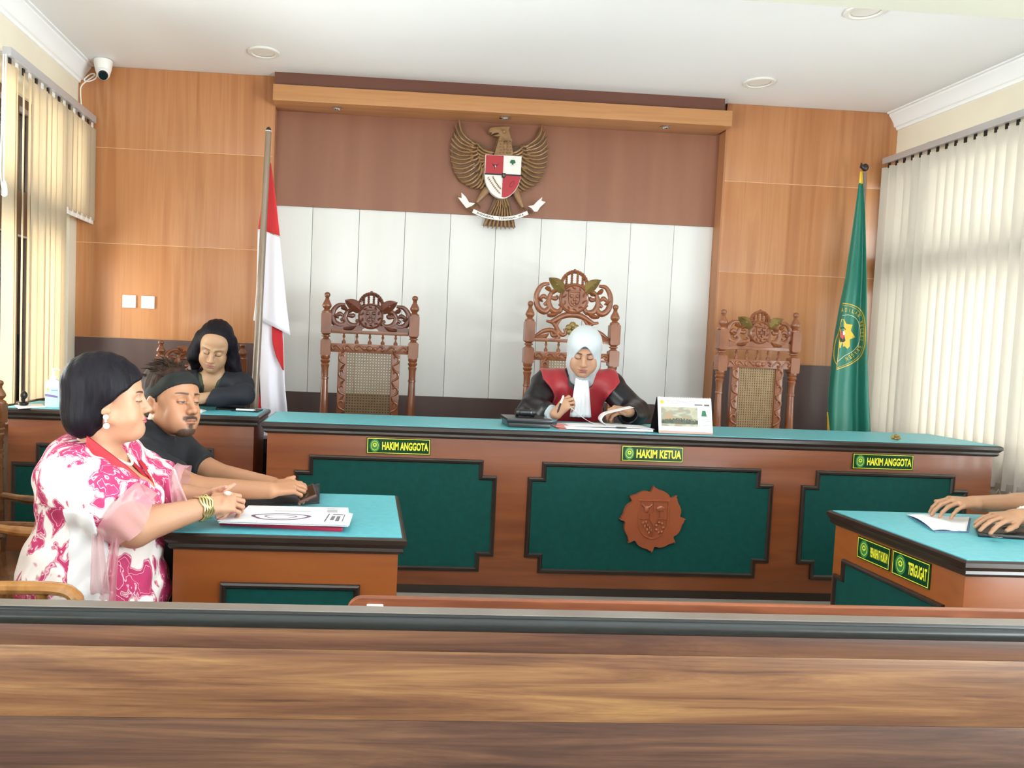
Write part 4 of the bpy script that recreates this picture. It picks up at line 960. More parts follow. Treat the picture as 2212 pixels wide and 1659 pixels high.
mb = MB(); mb.add([cf(a, b, .0012) for a, b in ((0, .0), (1, .0), (1, .055), (0, .075))], [(0, 1, 2, 3)]); mb.build('printed_strip', mat('printed pink strip', '#c39a90', .5), t, smooth=False)
mb = MB(); mb.add([cf(.075+.036*math.cos(2*PI*i/16), .87+.055*math.sin(2*PI*i/16), .0012) for i in range(16)], [tuple(range(16))]); mb.build('printed_seal', m_fyel, t, smooth=False)
mb = MB(); mb.add([cf(a, b, .0012) for a, b in ((.80, .50), (.90, .50), (.88, .66), (.82, .66))], [(0, 1, 2, 3)]); mb.build('printed_mark', m_egreen, t, smooth=False)
mb = MB()
for (a, b, w) in ((.14, .90, .55), (.14, .865, .55), (.14, .83, .5), (.80, .40, .14), (.80, .36, .16), (.80, .32, .1), (.80, .24, .15)): mb.add([cf(a, b, .0012), cf(a+w, b, .0012), cf(a+w, b+.012, .0012), cf(a, b+.012, .0012)], [(0, 1, 2, 3)])
stuff(mb.build('printed_lines', mat('grey print', '#a9a9a6', .6), t, smooth=False))
mb = MB(); mb.add([cf(a, b, .0012) for a, b in ((.68, .80), (.83, .80), (.83, .83), (.68, .83))], [(0, 1, 2, 3)]); mb.add([cf(a, b, .0012) for a, b in ((.86, .785), (.96, .785), (.96, .835), (.86, .835))], [(0, 1, 2, 3)]); stuff(mb.build('printed_date', mat('dark print', '#55585a', .6), t, smooth=False))

c = atz(1935, 951, zb_); t = thing('brass_ornament', 'small gilded leaf-shaped ornament lying on the right end of the bench', 'ornament', (c[0], c[1], zb_))
mb = MB()
for k in range(5):
    a = PI*(.15+.70*k/4); mb.ell((c[0]+.019*math.cos(a), c[1]+.004*(k % 2), zb_+.006+.017*math.sin(a)), (.010, .006, .011), 10, 7)
mb.build('leaves', m_gold, t); mb = MB(); mb.ell((c[0], c[1]-.006, zb_+.009), (.014, .010, .0088)); mb.build('bud', m_gold, t)

# ------------------------------------------------------------------ clerk's desk items
c = atz(115, 879, zb_)
t = thing('sanitizer_bottle', 'clear pump bottle of hand sanitizer with a blue and purple label by the window', 'bottle', (c[0], c[1], zb_))
m_bottle = mat('milky clear plastic', '#d9e6ea', .15, coat=.3)
def sq(mb, prof, c, n=24, e=3.2, fy=.62):
    loops = []
    for r, z in prof:
        L_ = []
        for k in range(n):
            a = 2*PI*k/n; ca, sa = math.cos(a), math.sin(a); q = (abs(ca)**e+abs(sa)**e)**(-1/e); L_.append((c[0]+r*q*ca, c[1]+r*fy*q*sa, c[2]+z))
        loops.append(L_)
    mb.ring(loops, False); mb.add(loops[0], [tuple(range(n))[::-1]]); mb.add(loops[-1], [tuple(range(n))])
C_b = (c[0], c[1], zb_)
mb = MB(); sq(mb, [(.036, 0), (.0385, .004), (.0385, .118), (.035, .130), (.022, .139), (.012, .142)], C_b); bt_ = mb.build('bottle_body', m_bottle, t)
mb = MB(); mb.lathe([(.0145, .142), (.0145, .158), (.012, .162), (.006, .164), (.0055, .186), (.010, .188), (.0105, .197), (.008, .199)], C_b, 16); mb.tube([(c[0], c[1], zb_+.194), (c[0]+.022, c[1], zb_+.195), (c[0]+.030, c[1], zb_+.188)], [.005, .0045, .003], 8); mb.build('pump', m_plastic, t)
def lb_(a, b, o=.0): return (c[0]-.031+.062*a, c[1]-.0258-o, zb_+.012+.088*b)
mb = MB(); mb.prism([(0, 0), (1, 0), (1, 1), (0, 1)], lambda a, b: lb_(a, b, 0), lambda a, b: lb_(a, b, -.002)); la = mb.build('label', mat('pale blue label', '#b9d3dc', .5), t)
mb = MB(); mb.add([lb_(0, .50, .0005), lb_(1, .42, .0005), lb_(1, .54, .0005), lb_(0, .64, .0005)], [(0, 1, 2, 3)]); mb.build('label_stripe', mat('purple print', '#7b6a9c', .5), la, smooth=False)
mb = MB(); mb.add([lb_(.5, .80, .0005), lb_(.98, .80, .0005), lb_(.98, .90, .0005), lb_(.5, .90, .0005)], [(0, 1, 2, 3)]); mb.build('label_print', mat('grey-blue print', '#8fa3ad', .5), la, smooth=False)
mb = MB(); mb.add([lb_(.22+.10*math.cos(2*PI*i/12), .90+.07*math.sin(2*PI*i/12), .0005) for i in range(12)], [tuple(range(12))]); mb.build('label_seal', m_fyel, la, smooth=False)
def loose(name, label, cat, uvs, z, th, m, grp=None):
    Q = [atz(u, v, z) for u, v in uvs]; cc = sum(Q)/len(Q); mb = MB(); mb.prism([(q[0], q[1]) for q in Q], lambda a, b: (a, b, z), lambda a, b: (a, b, z+th)); o = mb.build(name, m); tag(o, label, cat, grp); return o
loose('paper_sheet', 'white paper lying beside the sanitizer bottle on the clerk desk', 'paper', [(32, 876), (90, 873), (98, 880), (40, 883)], zb_, .003, m_paper)
p = aty(27, 862, 4.02); t = thing('phone_holder', 'small black desk phone holder at the left end of the clerk desk', 'holder', (-1.74, 4.03, zb_))
b = MB(); b.ell((-1.742, 4.03, zb_+.012), (.024, .03, .012)); b.build('foot', m_black, t); b = MB(); b.tube([(-1.742, 4.03, zb_+.02), (-1.74, 4.03, zb_+.05)], .007, 8); b.ell((-1.738, 4.025, zb_+.055), (.016, .02, .022)); b.build('clamp', m_black, t)
t = thing('open_book', 'open notebook lying in front of the clerk', 'book', (-.90, 4.0, zb_))
sheet(t, 'page', m_paper, lambda u, v: (-.97+.13*u, 3.985+.11*v, zb_+.004+.010*math.sin(PI*u)), 10, 4, .003); MB().box(-.975, -.835, 3.98, 4.10, zb_, zb_+.003).build('cover', m_paper2, t)
loose('mobile_phone', 'black phone lying flat in front of the clerk', 'phone', [(470, 880), (530, 883), (525, 888), (466, 885)], zb_, .008, m_black)
t = thing('pen', 'pale pen lying across a black case at the clerk desk corner', 'pen', (-.65, 4.1, zb_)); a, b_ = atz(510, 884.5, zb_+.012), atz(548, 886, zb_+.012)
MB().tube([a, b_], .005, 8).build('barrel', m_plastic, t); MB().tube([b_, b_+(b_-a)*.12], [.0045, .001], 8).build('tip', m_chrome, t)
loose('notebook', 'thin black notebook under the pen at the corner of the clerk desk', 'notebook', [(505, 883), (568, 886), (558, 891), (500, 888)], zb_, .006, m_black)
t = thing('black_cabinet', 'tall black speaker cabinet in the gap between the two desks', 'speaker', (-.54, 4.45, .15))
MB().box(-.62, -.46, 4.37, 4.52, .15, .80).build('cabinet', m_black, t, bevel=.012); MB().box(-.60, -.48, 4.362, 4.372, .2, .72).build('grille', mat('black speaker cloth', '#0c0c0d', .9), t)

# ------------------------------------------------------------------ things on the left table
zt2 = .7527
t = thing('red_folder', 'red document folder under the papers in front of the woman', 'folder', (-.2, 2.45, zt2))
Q = [atz(u, v, zt2) for u, v in ((474, 1134), (738, 1149), (742, 1112), (500, 1103))]
MB().prism([(q[0], q[1]) for q in Q], lambda a, b: (a, b, zt2), lambda a, b: (a, b, zt2+.012)).build('cover', mat('red card', '#b21f3f', .5), t, bevel=.002)
MB().prism([(q[0]+.003, q[1]+.004) for q in Q], lambda a, b: (a, b, zt2+.004), lambda a, b: (a, b, zt2+.0125)).build('back_cover', mat('pink card inside', '#c4506a', .6), t)
def paper_pile(name, label, uvs, z, n):
    Q = [atz(u, v, z) for u, v in uvs]; cc = sum(Q)/4; t = thing(name, label, 'paper', (cc[0], cc[1], z), 'printed papers on the left table')
    for k in range(n):
        o = .004*math.sin(k*2.1); MB().prism([(q[0]+o, q[1]+o*.6) for q in Q], lambda a, b: (a, b, z+.0032*k), lambda a, b: (a, b, z+.0032*k+.0022)).build('sheet', m_paper if k % 2 else m_paper2, t)
    zz = z+.0032*n-.0005
    def g(a, b): q = Q[0]*(1-a)*(1-b)+Q[1]*a*(1-b)+Q[2]*a*b+Q[3]*(1-a)*b; return (q[0], q[1], zz)
    return t, g
t, g = paper_pile('newspaper', 'folded printed sheet at the back of the paper pile on the red folder', [(520, 1110), (752, 1116), (750, 1100), (535, 1095)], zt2+.0128, 2)
mb = MB()
for (a, b, w, h) in ((.80, .15, .10, .5), (.80, .75, .12, .08), (.3, .3, .35, .06)): mb.add([g(a, b), g(a+w, b), g(a+w, b+h), g(a, b+h)], [(0, 1, 2, 3)])
stuff(mb.build('printed_blocks', mat('newspaper grey print', '#b4b2b4', .7), t, smooth=False))
t, g = paper_pile('newspaper', 'printed sheet with a purple oval drawing on top of the red folder', [(472, 1130), (752, 1138), (760, 1113), (520, 1108)], zt2+.0128+.008, 3)
mb = MB(); n = 40
def el(k, r): return g(.42+.24*r*math.cos(2*PI*k/n)*(1+.12*math.sin(6*PI*k/n)), .48+.30*r*math.sin(2*PI*k/n))
mb.ring([[el(k, 1) for k in range(n)], [el(k, .86) for k in range(n)]], False); mb.ring([[el(k, .55) for k in range(n)], [el(k, .48) for k in range(n)]], False)
mb.build('printed_drawing', mat('purple drawing print', '#6a4a6a', .6), t, smooth=False)
mb = MB()
for (a, b, w, h) in ((.80, .15, .012, .7), (.84, .3, .03, .35), (.885, .2, .03, .45), (.84, .75, .09, .08), (.94, .2, .008, .6)): mb.add([g(a, b), g(a+w, b), g(a+w, b+h), g(a, b+h)], [(0, 1, 2, 3)])
stuff(mb.build('printed_blocks', mat('dark newspaper print', '#6d6a70', .7), t, smooth=False))
t = thing('black_cloth', 'crumpled black cloth bag lying under the hands of the man', 'cloth', (-.2, 2.78, zt2))
def cloth(u, v):
    p = atz(525+165*u, 1098-38*v-10*u+8*u*v, zt2); return (p[0], p[1], zt2+.003+.012*math.sin(u*7+v*3)**2*math.sin(PI*v)*(.4+u)+.042*max(0, u-.72)*v*2)
MB().grid(cloth, 26, 12).build('cloth', mat('black nylon', '#1b1d22', .6, '#25282d', ns=12, bump=.2), t, ang=70, solid=.003)
t = thing('mobile_phone', 'phone with a reflective edge held in the hands of the man', 'phone', (-.2, 2.8, .80)); q = aty(662, 1066, 2.84)
MB().obox(q, (.030, .012, .012), (-.01, .055, .01), (-.001, -.001, .0045)).build('body', mat('brown phone case', '#5a4038', .35), t, bevel=.002); MB().obox(q+np.array([.0, 0, .0052]), (.026, .010, .0104), (-.009, .049, .009), (0, 0, .0005)).build('screen', m_lens, t)

# ------------------------------------------------------------------ things on the right table
t = thing('paper_booklet', 'white papers in a blue cover under the hands at the right edge', 'paper', (2.2, 2.75, zt2))
Q = [atz(u, v, zt2) for u, v in ((2020, 1150), (2092, 1151), (2098, 1121), (1962, 1116))]
MB().prism([(q[0], q[1]) for q in Q], lambda a, b: (a, b, zt2), lambda a, b: (a, b, zt2+.004)).build('cover', mat('blue grey card', '#5d7690', .6), t)
def pg(u, v): q = (Q[0]*(1-u)+Q[1]*u)*(1-v)+(Q[3]*(1-u)+Q[2]*u)*v; return (q[0], q[1]+.01, zt2+.006+.010*math.sin(PI*v)*(1-.5*u)+.004*math.sin(u*6))
MB().grid(pg, 14, 10).build('sheet', m_paper, t, ang=80, solid=.003)
t = thing('phone_case', 'black wallet phone case with metal clasp at the right edge', 'phone case', (2.35, 2.55, zt2))
Q = [atz(u, v, zt2) for u, v in ((2112, 1160), (2300, 1172), (2300, 1142), (2106, 1138))]
MB().prism([(q[0], q[1]) for q in Q], lambda a, b: (a, b, zt2), lambda a, b: (a, b, zt2+.016)).build('cover', m_black, t, bevel=.005)
q = atz(2150, 1160, zt2+.017); MB().box(q[0]-.02, q[0]+.02, q[1]-.012, q[1]+.012, zt2+.0162, zt2+.020).build('strap', m_ebony, t, bevel=.002)
q = atz(2182, 1140, zt2+.02); b = MB(); b.tube([(q[0]-.03, q[1], zt2+.019), (q[0], q[1]-.004, zt2+.023), (q[0]+.03, q[1]-.002, zt2+.019)], .003, 6); b.build('clasp', m_chrome, t)

# ------------------------------------------------------------------ arm chairs on the left
m_honey = mat('honey glossy wood', '#a9743c', .22, ['#b67f45', '#96622f'], sc=(1, 5, 5), ns=3, coat=.5); m_armc = mat('brown glossy wood', '#6e4526', .25, ['#7c5030', '#5d391f'], sc=(1, 5, 5), ns=3, coat=.4)
def arm_chair(label, X, Y, rot, wood, hw=.25, az=.66, al=.47):
    """front faces local -y"""
    t = thing('arm_chair', label, 'chair', (0, 0, 0), 'wooden arm chairs behind the left table')
    for s in (-1, 1):
        mb = MB(); x = s*hw; finial(mb, x, 0, 1.06, 1.155, .024); block(mb, x, 0, .98, 1.06, .024); turned(mb, x, 0, .50, .98, .024); block(mb, x, 0, 0, .50, .022); mb.build('back_post', wood, t, False)
        mb = MB(); mb.tube(bez([(x, 0, az+.02), (x*1.03, -.14, az), (x*1.06, -.30, az), (x*1.06, -al+.05, az), (x*1.06, -al, az-.022), (x*1.06, -al-.005, az-.055)], 5), [.02]*4+[.024]*16+[.026]*6, 10, .75, nrm=(0, 0, 1)); mb.build('armrest', wood, t, False)
        mb = MB(); mb.lathe([(.02, 0), (.022, .40), (.02, .46), (.014, .5), (.02, az-.12), (.013, az-.06), (.018, az-.01)], (x*1.04, -al+.09, 0), 12); mb.build('front_leg', wood, t, False)
    mb = MB(); mb.box(-hw+.02, hw-.02, -.014, .014, 1.0, 1.05); mb.box(-hw+.02, hw-.02, -.014, .014, .52, .56)
    for s in (-1, 1): mb.box(s*hw*.72-.02, s*hw*.72+.02, -.014, .014, .55, 1.0)
    fr = mb.build('back_frame', wood, t, False, bevel=.004)
    mb = MB()
    for k in range(7):
        for s in (-1, 1): mb.ell((s*hw*.72, -.016, .60+.06*k), (.012, .008, .02), 8, 6); mb.ell((s*(hw+.018), -.004, .62+.055*k), (.009, .009, .012), 8, 6)
    for k in range(5): sc(mb, [((k-2)*.075-.03, 1.01), ((k-2)*.075, 1.045), ((k-2)*.075+.03, 1.03), ((k-2)*.075+.015, 1.012)], .009, .005, -.014)
    stuff(mb.build('frame_carving', wood, fr, False))
    mb = MB(); n = 14; w = hw*.64
    for k in range(n+1): mb.box(-w+2*w*k/n-.004, -w+2*w*k/n+.004, -.004, .0, .555, 1.0)
    for k in range(22): mb.box(-w, w, -.001, .003, .56+.02*k-.004, .56+.02*k+.004)
    stuff(mb.build('cane_weave', m_cane_lit, t, False, smooth=False))
    MB().box(-hw-.01, hw+.01, -al, .02, .40, .445).build('seat', wood, t, False, bevel=.01)
    t.location = (X, Y, 0); t.rotation_euler = (0, 0, rot); return t
arm_chair('honey-coloured arm chair under the woman in batik, its curved armrest above the partition', -1.31, 2.44, PI/2, m_honey, .285, .662, .53)
arm_chair('dark brown carved arm chair of the man, its cane back at the left edge', -1.50, 3.035, PI/2, m_armc, .21, .66, .60)
# clerk's chair
cch = ornate_chair('carved chair behind the clerk, partly hidden by her long hair', -1.035, 4.90, .15, .04, .25, 0, m_chair, m_chair, arms=False)
cch.scale = (1, .85, .778)
# ------------------------------------------------------------------ people: bodies grown from blended round forms
f32 = np.float32
def smin(a, b, k):
    h = np.maximum(k-np.abs(a-b), 0)/k; return np.minimum(a, b)-h*h*k*.25
def smax(a, b, k): return -smin(-a, -b, k)
def sE(p, c, r):
    q = p-np.array(c, f32); r = np.array(r, f32)
    k0 = np.sqrt(((q/r)**2).sum(1)); k1 = np.sqrt(((q/(r*r))**2).sum(1))+1e-9
    return np.where(k0 < .2, -min(r)*(1-k0), k0*(k0-1)/k1)
def sEr(p, c, r, R): return sE((p-np.array(c, f32))@np.array(R, f32), (0, 0, 0), r)
def sC(p, a, b, ra, rb):
    a = np.array(a, f32); b = np.array(b, f32); d = b-a; L2 = float(d@d)+1e-12
    t = np.clip(((p-a)@d)/L2, 0, 1); return np.sqrt((((p-a)-t[:, None]*d)**2).sum(1))-(ra+(rb-ra)*t)
def Rz(a): c, s = math.cos(a), math.sin(a); return np.array([[c, -s, 0], [s, c, 0], [0, 0, 1]])
def Rx(a): c, s = math.cos(a), math.sin(a); return np.array([[1, 0, 0], [0, c, -s], [0, s, c]])
def Ry(a): c, s = math.cos(a), math.sin(a); return np.array([[c, 0, s], [0, 1, 0], [-s, 0, c]])
def rot(yaw, pitch=0, roll=0): return Rz(math.radians(yaw))@Rx(math.radians(pitch))@Ry(math.radians(roll))

def near(f, c, r):
    """evaluate f only close to c, elsewhere a safe distance"""
    c = np.array(c, f32)
    def g(p):
        d = np.sqrt(((p-c)**2).sum(1)); o = (d-r*.6).astype(f32); m = d < r
        if m.any(): o[m] = f(p[m])
        return o
    return g

def sdf_mesh(f, lo, hi, h, cut=()):
    lo = np.array(lo, float); n = np.ceil((np.array(hi)-lo)/h/8).astype(int); N = n*8
    g = np.stack(np.meshgrid(*[np.arange(k) for k in n], indexing='ij'), -1).reshape(-1, 3)
    cen = (lo+(g*8+3.5)*h).astype(f32); v = f(cen); keep = np.abs(v) < 8*h*1.25
    F = np.repeat(np.repeat(np.repeat(np.where(v < 0, -1, 1).reshape(n).astype(f32), 8, 0), 8, 1), 8, 2)
    kb = g[keep]; off = np.stack(np.meshgrid(*[np.arange(8)]*3, indexing='ij'), -1).reshape(-1, 3)
    for i in range(0, len(kb), 1200):
        idx = (kb[i:i+1200, None, :]*8+off[None]).reshape(-1, 3)
        F[idx[:, 0], idx[:, 1], idx[:, 2]] = f((lo+idx*h).astype(f32))
    S = F < 0
    a = S[:-1, :-1, :-1]; s = np.zeros(a.shape, np.int8)
    cor = [(i, j, k) for i in (0, 1) for j in (0, 1) for k in (0, 1)]
    for c in cor: s += S[c[0]:N[0]-1+c[0], c[1]:N[1]-1+c[1], c[2]:N[2]-1+c[2]]
    act = np.argwhere((s > 0) & (s < 8))
    if not len(act): return np.zeros((0, 3)), []
    ids = -np.ones(a.shape, np.int64); ids[tuple(act.T)] = np.arange(len(act))
    P = np.zeros((len(act), 3)); C = np.zeros(len(act))
    for c in cor:
        for ax in range(3):
            if c[ax]: continue
            d = list(c); d[ax] = 1
            A = act+c; B = act+d; va = F[tuple(A.T)]; vb = F[tuple(B.T)]; m = (va < 0) != (vb < 0)
            t = va[m]/(va[m]-vb[m]); q = np.array(c, float)[None].repeat(m.sum(), 0); q[:, ax] += t
            P[m] += q; C[m] += 1
    V = lo+(act+P/C[:, None])*h
    Q = []
    for ax in range(3):
        b, c = (ax+1) % 3, (ax+2) % 3
        sl = [slice(None)]*3; sl2 = [slice(None)]*3; sl[ax] = slice(0, -1); sl2[ax] = slice(1, None)
        e = np.argwhere(S[tuple(sl)] != S[tuple(sl2)])
        e = e[(e[:, b] > 0) & (e[:, c] > 0) & (e[:, b] < N[b]-1) & (e[:, c] < N[c]-1)]
        eb = np.eye(3, dtype=int)[b]; ec = np.eye(3, dtype=int)[c]
        q = np.stack([ids[tuple((e-o).T)] for o in (0*eb, eb, eb+ec, ec)], 1)
        fl = S[tuple(e.T)]; q[~fl] = q[~fl][:, ::-1]; q = q[(q >= 0).all(1)]; Q.append(q)
    Q = np.concatenate(Q)
    for (a, b) in cut:
        c = V[Q].mean(1); Q = Q[~((c > np.array(a)+h*1.3) & (c < np.array(b)-h*1.3)).all(1)]
    return V, Q

def sdf_object(name, f, regions, m, parent=None, colfn=None, smooth_iter=0):
    """regions: (lo, hi, voxel), finest first; coarser ones leave out what the finer cover"""
    VV = []; QQ = []; n = 0; done = []
    for lo, hi, h in regions:
        V, Q = sdf_mesh(f, lo, hi, h, done); VV.append(V)
        if len(Q): QQ.append(Q+n)
        n += len(V); done.append((lo, hi))
    V = np.concatenate(VV); Q = np.concatenate(QQ)
    used = np.zeros(len(V), bool); used[Q.ravel()] = 1; mp = np.cumsum(used)-1; V = V[used]; Q = mp[Q]
    for _ in range(smooth_iter):
        A = np.zeros_like(V); c = np.zeros(len(V))
        for k in range(4):
            for j in (1, 3): np.add.at(A, Q[:, k], V[Q[:, (k+j) % 4]]); np.add.at(c, Q[:, k], 1)
        V = V*.4+.6*A/np.maximum(c, 1)[:, None]
    off = np.array(parent.get('_o', (0, 0, 0))) if parent is not None else 0
    me = bpy.data.meshes.new(name); W = V-off
    me.vertices.add(len(W)); me.vertices.foreach_set('co', W.astype(f32).ravel())
    me.loops.add(Q.size); me.loops.foreach_set('vertex_index', Q.astype(np.int32).ravel())
    me.polygons.add(len(Q)); me.polygons.foreach_set('loop_start', np.arange(0, Q.size, 4, dtype=np.int32))
    me.update(calc_edges=True); me.validate()
    me.polygons.foreach_set('use_smooth', [True]*len(me.polygons))
    if colfn is not None:
        at = me.color_attributes.new('Col', 'FLOAT_COLOR', 'POINT'); c = colfn(V.astype(f32)); c = np.concatenate([c, np.ones((len(c), 1))], 1).astype(f32)
        at.data.foreach_set('color', c.ravel())
    me.materials.append(m)
    o = bpy.data.objects.new(name, me); COL.objects.link(o); o['_o'] = (0, 0, 0)
    if parent is not None: o.parent = parent; o['_o'] = parent['_o']
    return o

def skin_mat(name, rough=.5):
    m = mat(name, '#b08060', rough, sss=.12); nt = m.node_tree; a = nt.nodes.new('ShaderNodeAttribute'); a.attribute_name = 'Col'
    nt.links.new(a.outputs['Color'], nt.nodes['Principled BSDF'].inputs['Base Color']); return m
m_skin = skin_mat('skin')

def head_parts(c, R, s=1.0, jaw=1.0, nose=1.0, cheek=1.0, soft=1.0, male=False, lid=.0):
    """returns (f, to_local)"""
    c = np.array(c, f32); Rm = np.array(R, f32)
    def loc(p): return ((p-c)@Rm)/s
    def f(P):
        p = loc(P).astype(f32); q = p.copy(); q[:, 0] = np.abs(q[:, 0])
        d = sE(p, (0, .014, .034), (.073, .094, .084))
        d = smin(d, sE(p, (0, -.026, -.035), (.058, .060, .078)), .03)
        d = smin(d, sE(p, (0, -.048, .052), (.060, .042, .044)), .03)
        d = smin(d, sC(q, (.050*jaw, .004, -.052), (.017*jaw, -.060, -.098), .019, .016), .032)
        d = smin(d, sE(p, (0, -.069, -.099), (.023, .020, .017)), .024)
        d = smin(d, sE(q, (.038, -.060, -.030), (.021*cheek, .019*cheek, .021)), .026)
        d = smin(d, sE(q, (.034*soft, -.054, -.058), (.023*soft, .024, .028)), .03)
        d = smin(d, sE(q, (.049, -.040, .016), (.016, .028, .032)), .022)
        d = smin(d, sC(q, (.012, -.088, .019), (.046, -.072, .021), .0085, .007), .016)
        d = smin(d, sE(p, (0, -.070, -.068), (.032, .024, .026)), .02)
        d = smax(d, -sE(q, (.0305, -.099, .003), (.018, .014, .0105)), .014)
        d = smin(d, sE(q, (.0305, -.0765, .0005), (.0150, .0145, .0128)), .004)
        d = smin(d, sC(q, (.016, -.0905, -.0075), (.042, -.083, -.008), .0022, .0018), .006)     # lower lid
        d = smin(d, sC(p, (0, -.079, .006), (0, -.089, -.036), .0085, .0125), .010)
        d = smin(d, sC(p, (0, -.088, .012), (0, -.1085*(.9+.1*nose), -.034), .0068, .0098*nose), .013)
        d = smin(d, sE(p, (0, -.1085, -.037), (.0115*nose, .0105, .0095)), .008)
        d = smin(d, sE(q, (.0125*nose, -.0985, -.040), (.0078, .0100, .0078)), .007)
        d = smax(d, -sE(q, (.0062, -.1045, -.0475), (.0040, .0055, .0036)), .004)
        d = smin(d, sE(q, (.006, -.0945, -.0655), (.0165, .0085, .0056)), .005)
        d = smin(d, sE(p, (0, -.0925, -.0760), (.0175, .0090, .0066)), .005)
        d = smax(d, -sC(q, (0, -.1045, -.0703), (.024, -.089, -.0712), .0019, .0012), .0035)
        d = smax(d, -sE(p, (0, -.098, -.0865), (.016, .006, .0045)), .009)
        e = sEr(q, (.0745, .016, -.006), (.0085, .021, .032), Rx(.15)@Rz(-.35))
        e = smax(e, -sE(q, (.0845, .010, -.006), (.0085, .0115, .017)), .005)
        e = smin(e, sE(q, (.0745, .004, -.026), (.0055, .008, .009)), .005)
        d = smin(d, e, .006)
        return (d*s).astype(f32)
    return f, loc

def mixc(a, b, w): return a+(b-a)*np.clip(w, 0, 1)[:, None]
def lin(h): return np.array(L(h)[:3])
def bump(x, w): return np.exp(-(x/w)**2)
def face_color(p, skin, lip, brow='#1c1512', browt=.0032, blush=.3, beard=None, shadow=None, openeye=0, lashw=.0017, browarch=.006, lips=1.0):
    """albedo of skin, lips, brows and lashes, plus painted shade in the hollows, in head coordinates"""
    x, y, z = np.abs(p[:, 0]), p[:, 1], p[:, 2]; front = np.clip((-y-.045)/.02, 0, 1)*(z > -.125)*(z < .12)*(y > -.16)*(x < .1)
    c = np.tile(lin(skin), (len(p), 1))
    c = mixc(c, c*np.array([1.06, .80, .76]), blush*bump(x-.040, .022)*bump(z+.028, .02)*front)
    c = mixc(c, c*np.array([1.02, .86, .84]), .5*bump(x, .012)*bump(z+.038, .012)*front)
    up = np.clip(1-np.abs(z+.0655+np.where(x < .006, .0008, 0)-.0006)/(.0058*(1-np.clip(x/.026, 0, 1)**2)+1e-5), 0, 1)
    lo = np.clip(1-np.abs(z+.0762)/(.0072*(1-np.clip(x/.023, 0, 1)**2)+1e-5), 0, 1)
    c = mixc(c, lin(lip), np.clip(np.maximum(up, lo)*3, 0, 1)*front*lips)
    c = mixc(c, lin(lip)*.35, bump(z+.0706+.00*x, .0011)*np.clip((.023-x)/.003, 0, 1)*front*.9)  # shade painted along the slit between the lips
    bz = .0205+browarch*np.sin(np.clip((x-.012)/.042, 0, 1)*2.2)-.002+.0034*np.exp(-np.maximum(x-.010, 0)/.010)
    bw = browt*(1-.55*np.clip((x-.03)/.025, 0, 1))
    c = mixc(c, lin(brow), np.clip(1.6-np.abs(z-bz)/bw*1.1, 0, 1)*np.clip((x-.0095)/.004, 0, 1)*np.clip((.056-x)/.004, 0, 1)*front*.93)
    t = (x-.0305)/.0150
    lz = -.0052-.0028*(1-t*t)+openeye*(.0035)*(1-t*t); lm = np.clip((1.08-np.abs(t))/.15, 0, 1)*front
    if shadow: c = mixc(c, lin(shadow), .55*bump(t, .9)*bump(z-.007, .007)*front)
    if openeye:
        inn = np.clip((.78-np.abs(t))/.12, 0, 1)*np.clip((lz-z)/.0006, 0, 1)*np.clip((z+.0088-.000*t)/.0006, 0, 1)*front
        c = mixc(c, np.array([.34, .30, .27]), inn); c = mixc(c, np.array([.015, .01, .008]), inn*np.clip((.0056-np.abs(x-.0305))/.0008, 0, 1))
    c = mixc(c, np.array([.012, .009, .008]), np.clip(1.6-np.abs(z-lz)/lashw, 0, 1)*lm*.92)
    c = mixc(c, c*.72, .5*np.clip(1.5-np.abs(z-.0095+.002*t*t)/.0016, 0, 1)*lm)  # shade painted into the crease of the upper lid
    c = mixc(c, c*.3, bump(x-.0062, .0036)*bump(z+.0475, .0032)*np.clip((-y-.092)/.006, 0, 1))  # shade painted inside the nostrils
    if beard is not None:
        n = np.clip(.5+.5*np.sin(p[:, 0]*900)*np.sin(p[:, 2]*700+p[:, 1]*500), 0, 1)*.15+.85
        mu = 1.6*bump(z+.0555+.20*x, .0058)*np.clip((.034-x)/.006, 0, 1)
        go = 1.5*bump(z+.088, .007)*bump(x, .009)+1.6*np.clip((-z-.094)/.008, 0, 1)*np.clip((.040-x)/.012, 0, 1)
        side = .35*np.clip((-z-.072)/.03, 0, 1)
        c = mixc(c, lin(beard), np.clip(mu*1.1+go+side, 0, .93)*n*np.clip((-y-.02)/.02, 0, 1)*(z > -.135)*(y > -.14)*(x < .1))
    return c

